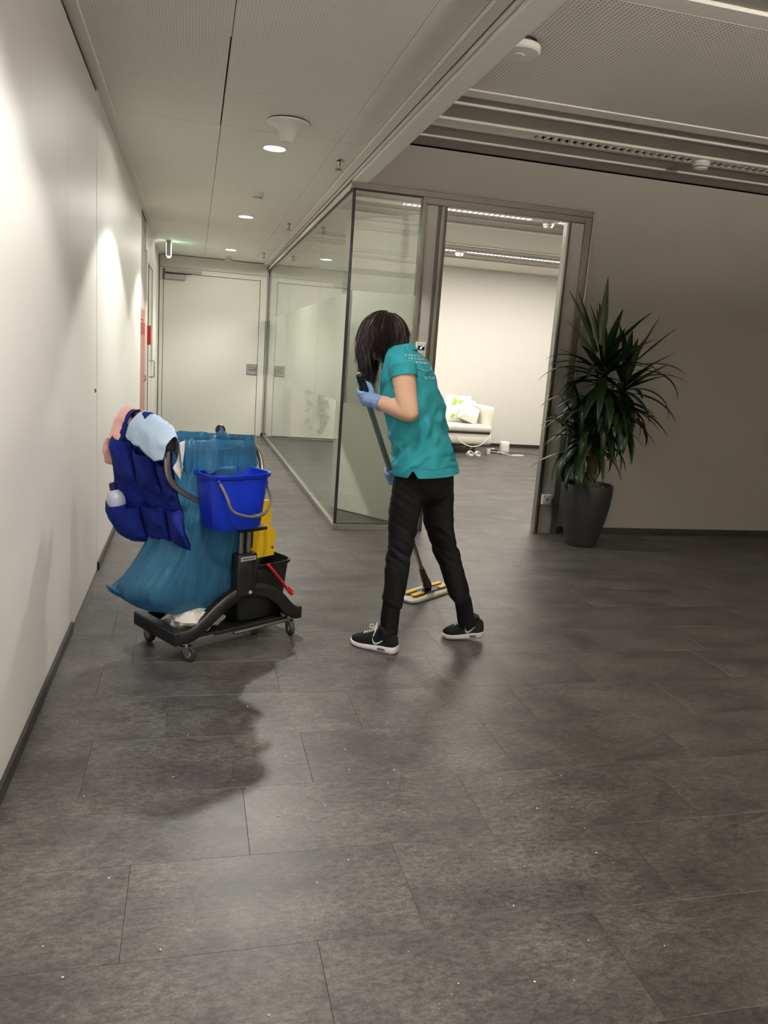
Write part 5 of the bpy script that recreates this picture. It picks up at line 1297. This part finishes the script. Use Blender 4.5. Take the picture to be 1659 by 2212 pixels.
e, _ = pillow((4.38, 12.02, 0.46+0.16), 0.36, 0.30, 0.20, Matrix.Rotation(-0.55, 3, 'X') @ Matrix.Rotation(0.35, 3, 'Y') @ Matrix.Rotation(0.2, 3, 'Z'), M['cushion'], 'plump plain white cushion leaning by the sofa arm', 0.25)
# slippers under the sofa
for i, (px, lab) in enumerate(((1014, 'white open slipper under the sofa, left of the pair'), (1030, 'white open slipper under the sofa, right of the pair'))):
    c = at(px, 981, 11.55); c.z = 0
    e = empty('slipper', c, lab, 'slipper', 'slippers under the sofa')
    rows = []
    for z in (0.0, 0.018, 0.022):
        rows.append([c + V((0.045*math.cos(2*PI*k/24)*(1 if z < 0.02 else 0.96), 0.12*math.sin(2*PI*k/24)*(1 if z < 0.02 else 0.97), z)) for k in range(24)])
    put('footbed', MB().grid(rows, True, True, True), M['white_plastic'], e, True)
    rows = []
    for yy in (-0.075, -0.03, 0.01):
        rows.append([c + V((0.046*math.cos(PI*k/12), yy, 0.018+0.050*math.sin(PI*k/12))) for k in range(13)])
    o = put('strap', MB().grid(rows), M['white_plastic'], e, True); o.modifiers.new('thickness', 'SOLIDIFY').thickness = 0.006
# white router-like box, adapter and cables on the floor
c = at(1088, 981, 11.85); c.z = 0
e = empty('white_device', c, 'white rounded box device standing on the floor right of the sofa', 'device')
put('case', MB().span((c.x-0.075, c.y-0.05, 0.012), (c.x+0.075, c.y+0.05, 0.21), 0.03, 4), M['white_plastic'], e, True)
put('front_inset', MB().span((c.x-0.035, c.y-0.053, 0.06), (c.x+0.04, c.y-0.049, 0.165), 0.002, 1), M['cushion'], e)
put('foot_plate', MB().span((c.x-0.06, c.y-0.04, 0.0), (c.x+0.06, c.y+0.04, 0.014), 0.003, 1), M['grey_plastic'], e)
c2 = at(1066, 975, 12.0); c2.z = 0
e = empty('power_adapter', c2, 'black power adapter lying between sofa and white device', 'adapter')
put('block', MB().box(c2+V((0, 0, 0.025)), (0.13, 0.07, 0.045), Matrix.Rotation(0.3, 3, 'Z'), 0.008, 2), M['black'], e)
put('plug', MB().box(c2+V((-0.02, 0.0, 0.060)), (0.07, 0.035, 0.03), Matrix.Rotation(0.3, 3, 'Z'), 0.008, 2), M['cable'], e)
c3 = at(1053, 980, 11.8); c3.z = 0
e = empty('small_box', c3, 'small pale carton on the floor beside the sofa leg', 'box')
put('carton', MB().box(c3+V((0, 0, 0.04)), (0.07, 0.07, 0.08), Matrix.Rotation(0.2, 3, 'Z'), 0.003, 1), M['cushion'], e)
put('lid', MB().box(c3+V((0, 0, 0.082)), (0.073, 0.073, 0.006), Matrix.Rotation(0.2, 3, 'Z'), 0.002, 1), M['sofa'], e)
def cable(name, pts, r, mt, lab):
    P_ = crom([V(p) for p in pts], 6); lo = V(P_[0]); lo.z = min(p.z for p in P_)-r
    return put(name, MB().tube(P_, r, 6), mt, None, True, lab, 'cable', org=lo)
cable('white_cable', [c2+V((-0.06, 0, 0.06)), c2+V((-0.20, -0.10, 0.03)), at(1078, 977, 11.6)*1 + V((0, 0, 0.0)), V((c.x+0.05, c.y-0.22, 0.008)), V((c.x+0.24, c.y-0.20, 0.008)), V((c.x+0.27, c.y-0.13, 0.008)), V((c.x+0.10, c.y-0.12, 0.008))], 0.007, M['cable'], 'white cable looping on the floor in front of the white device')
cable('white_cable', [V((4.05, Y0-0.03, 0.30)), V((4.13, Y0-0.05, 0.20)), V((4.30, Y0-0.07, 0.13)), V((4.48, Y0-0.06, 0.16)), V((4.62, Y0-0.03, 0.28))], 0.008, M['cable'], 'white cable sagging in front of the sofa base')
cable('dark_cable', [V((c.x+0.09, c.y+0.18, 0.006)), V((c.x+0.25, c.y+0.22, 0.006)), V((c.x+0.42, c.y+0.30, 0.006)), V((c.x+0.55, c.y+0.12, 0.006)), V((c.x+0.72, c.y+0.02, 0.006))], 0.004, M['darkcable'], 'thin dark cable along the floor right of the white device')
# white sideboard with trailing plant, seen through the corridor glass
sbx = empty('sideboard', (1.95, 12.72, 0), 'low white sideboard behind the corridor glass', 'sideboard')
put('body', MB().span((1.52, 12.50, 0.02), (2.25, 12.90, 0.80), 0.004, 1), M['sofa'], sbx)
put('door', MB().span((1.53, 12.482, 0.05), (1.885, 12.50, 0.785), 0.002, 1), M['cushion'], sbx)
put('door', MB().span((1.89, 12.482, 0.05), (2.24, 12.50, 0.785), 0.002, 1), M['cushion'], sbx)
put('foot', MB().span((1.54, 12.52, 0), (1.58, 12.56, 0.025)).span((2.19, 12.52, 0), (2.23, 12.56, 0.025)), M['alu_dark'], sbx)
pp_ = V((1.93, 12.66, 0.80))
tpn = empty('trailing_plant', pp_, 'leafy trailing plant in a white pot on the sideboard', 'potted plant')
put('pot', MB().lathe([(0.06, 0.0), (0.075, 0.02), (0.09, 0.15), (0.085, 0.155), (0.075, 0.13), (0.01, 0.128)], pp_, 24), M['white_plastic'], tpn, True)
rnd = random.Random(5); pleaf = None
for k in range(9):
    az = rnd.uniform(-2.9, -0.2); ln = rnd.uniform(0.35, 0.75)
    d = V((math.cos(az)*0.9, math.sin(az)*0.55, 0))
    st = crom([pp_+V((0, 0, 0.13)), pp_+d*0.12+V((0, 0, 0.22)), pp_+d*0.26+V((0, 0, 0.14)), pp_+d*0.33+V((0, 0, 0.14-ln*0.5)), pp_+d*0.36+V((rnd.uniform(-.05, .05), 0, 0.14-ln))], 5)
    for p in st: p.y = min(p.y, 12.9); 
    put('stem', MB().tube(st, 0.004, 5), M['green'], tpn, True)
    for q in range(2, len(st), 2):
        if pleaf is None:
            rows = []
            for i in range(7):
                s = i/6; w = 0.5*math.sin(PI*min(1, s*0.9+0.1))**0.8*(1-0.5*s)
                rows.append([V((s, -w, -0.12*s*s)), V((s, 0, -0.12*s*s+0.06)), V((s, w, -0.12*s*s))])
            pleaf = MB().grid(rows).mesh('leaf'); pleaf.materials.append(M['green'])
        o = bpy.data.objects.new('leaf', pleaf); COL.objects.link(o); o.parent = tpn
        o.location = st[q]-pp_; L_ = rnd.uniform(0.09, 0.15); o.scale = (L_, L_, L_)
        o.rotation_euler = (rnd.uniform(-.5, .5), rnd.uniform(0.2, 1.2), rnd.uniform(-2.8, -0.3))

# ------------------------------------------------------------------ specks of dirt on the floor
cr = MB(); rnd = random.Random(3)
for k in range(70):
    x, y = rnd.uniform(-0.45, 1.3), rnd.uniform(1.35, 3.3); r = rnd.choice((0.0012, 0.0016, 0.0022, 0.003))
    cr.ball((x, y, r*0.5), (r, r*rnd.uniform(0.6, 1), r*0.6), Matrix.Rotation(rnd.uniform(0, 3), 3, 'Z'), 6)
put('floor_crumbs', cr, M['crumb'], None, False, 'tiny white crumbs scattered over the dark floor tiles', 'crumbs', kind='stuff')
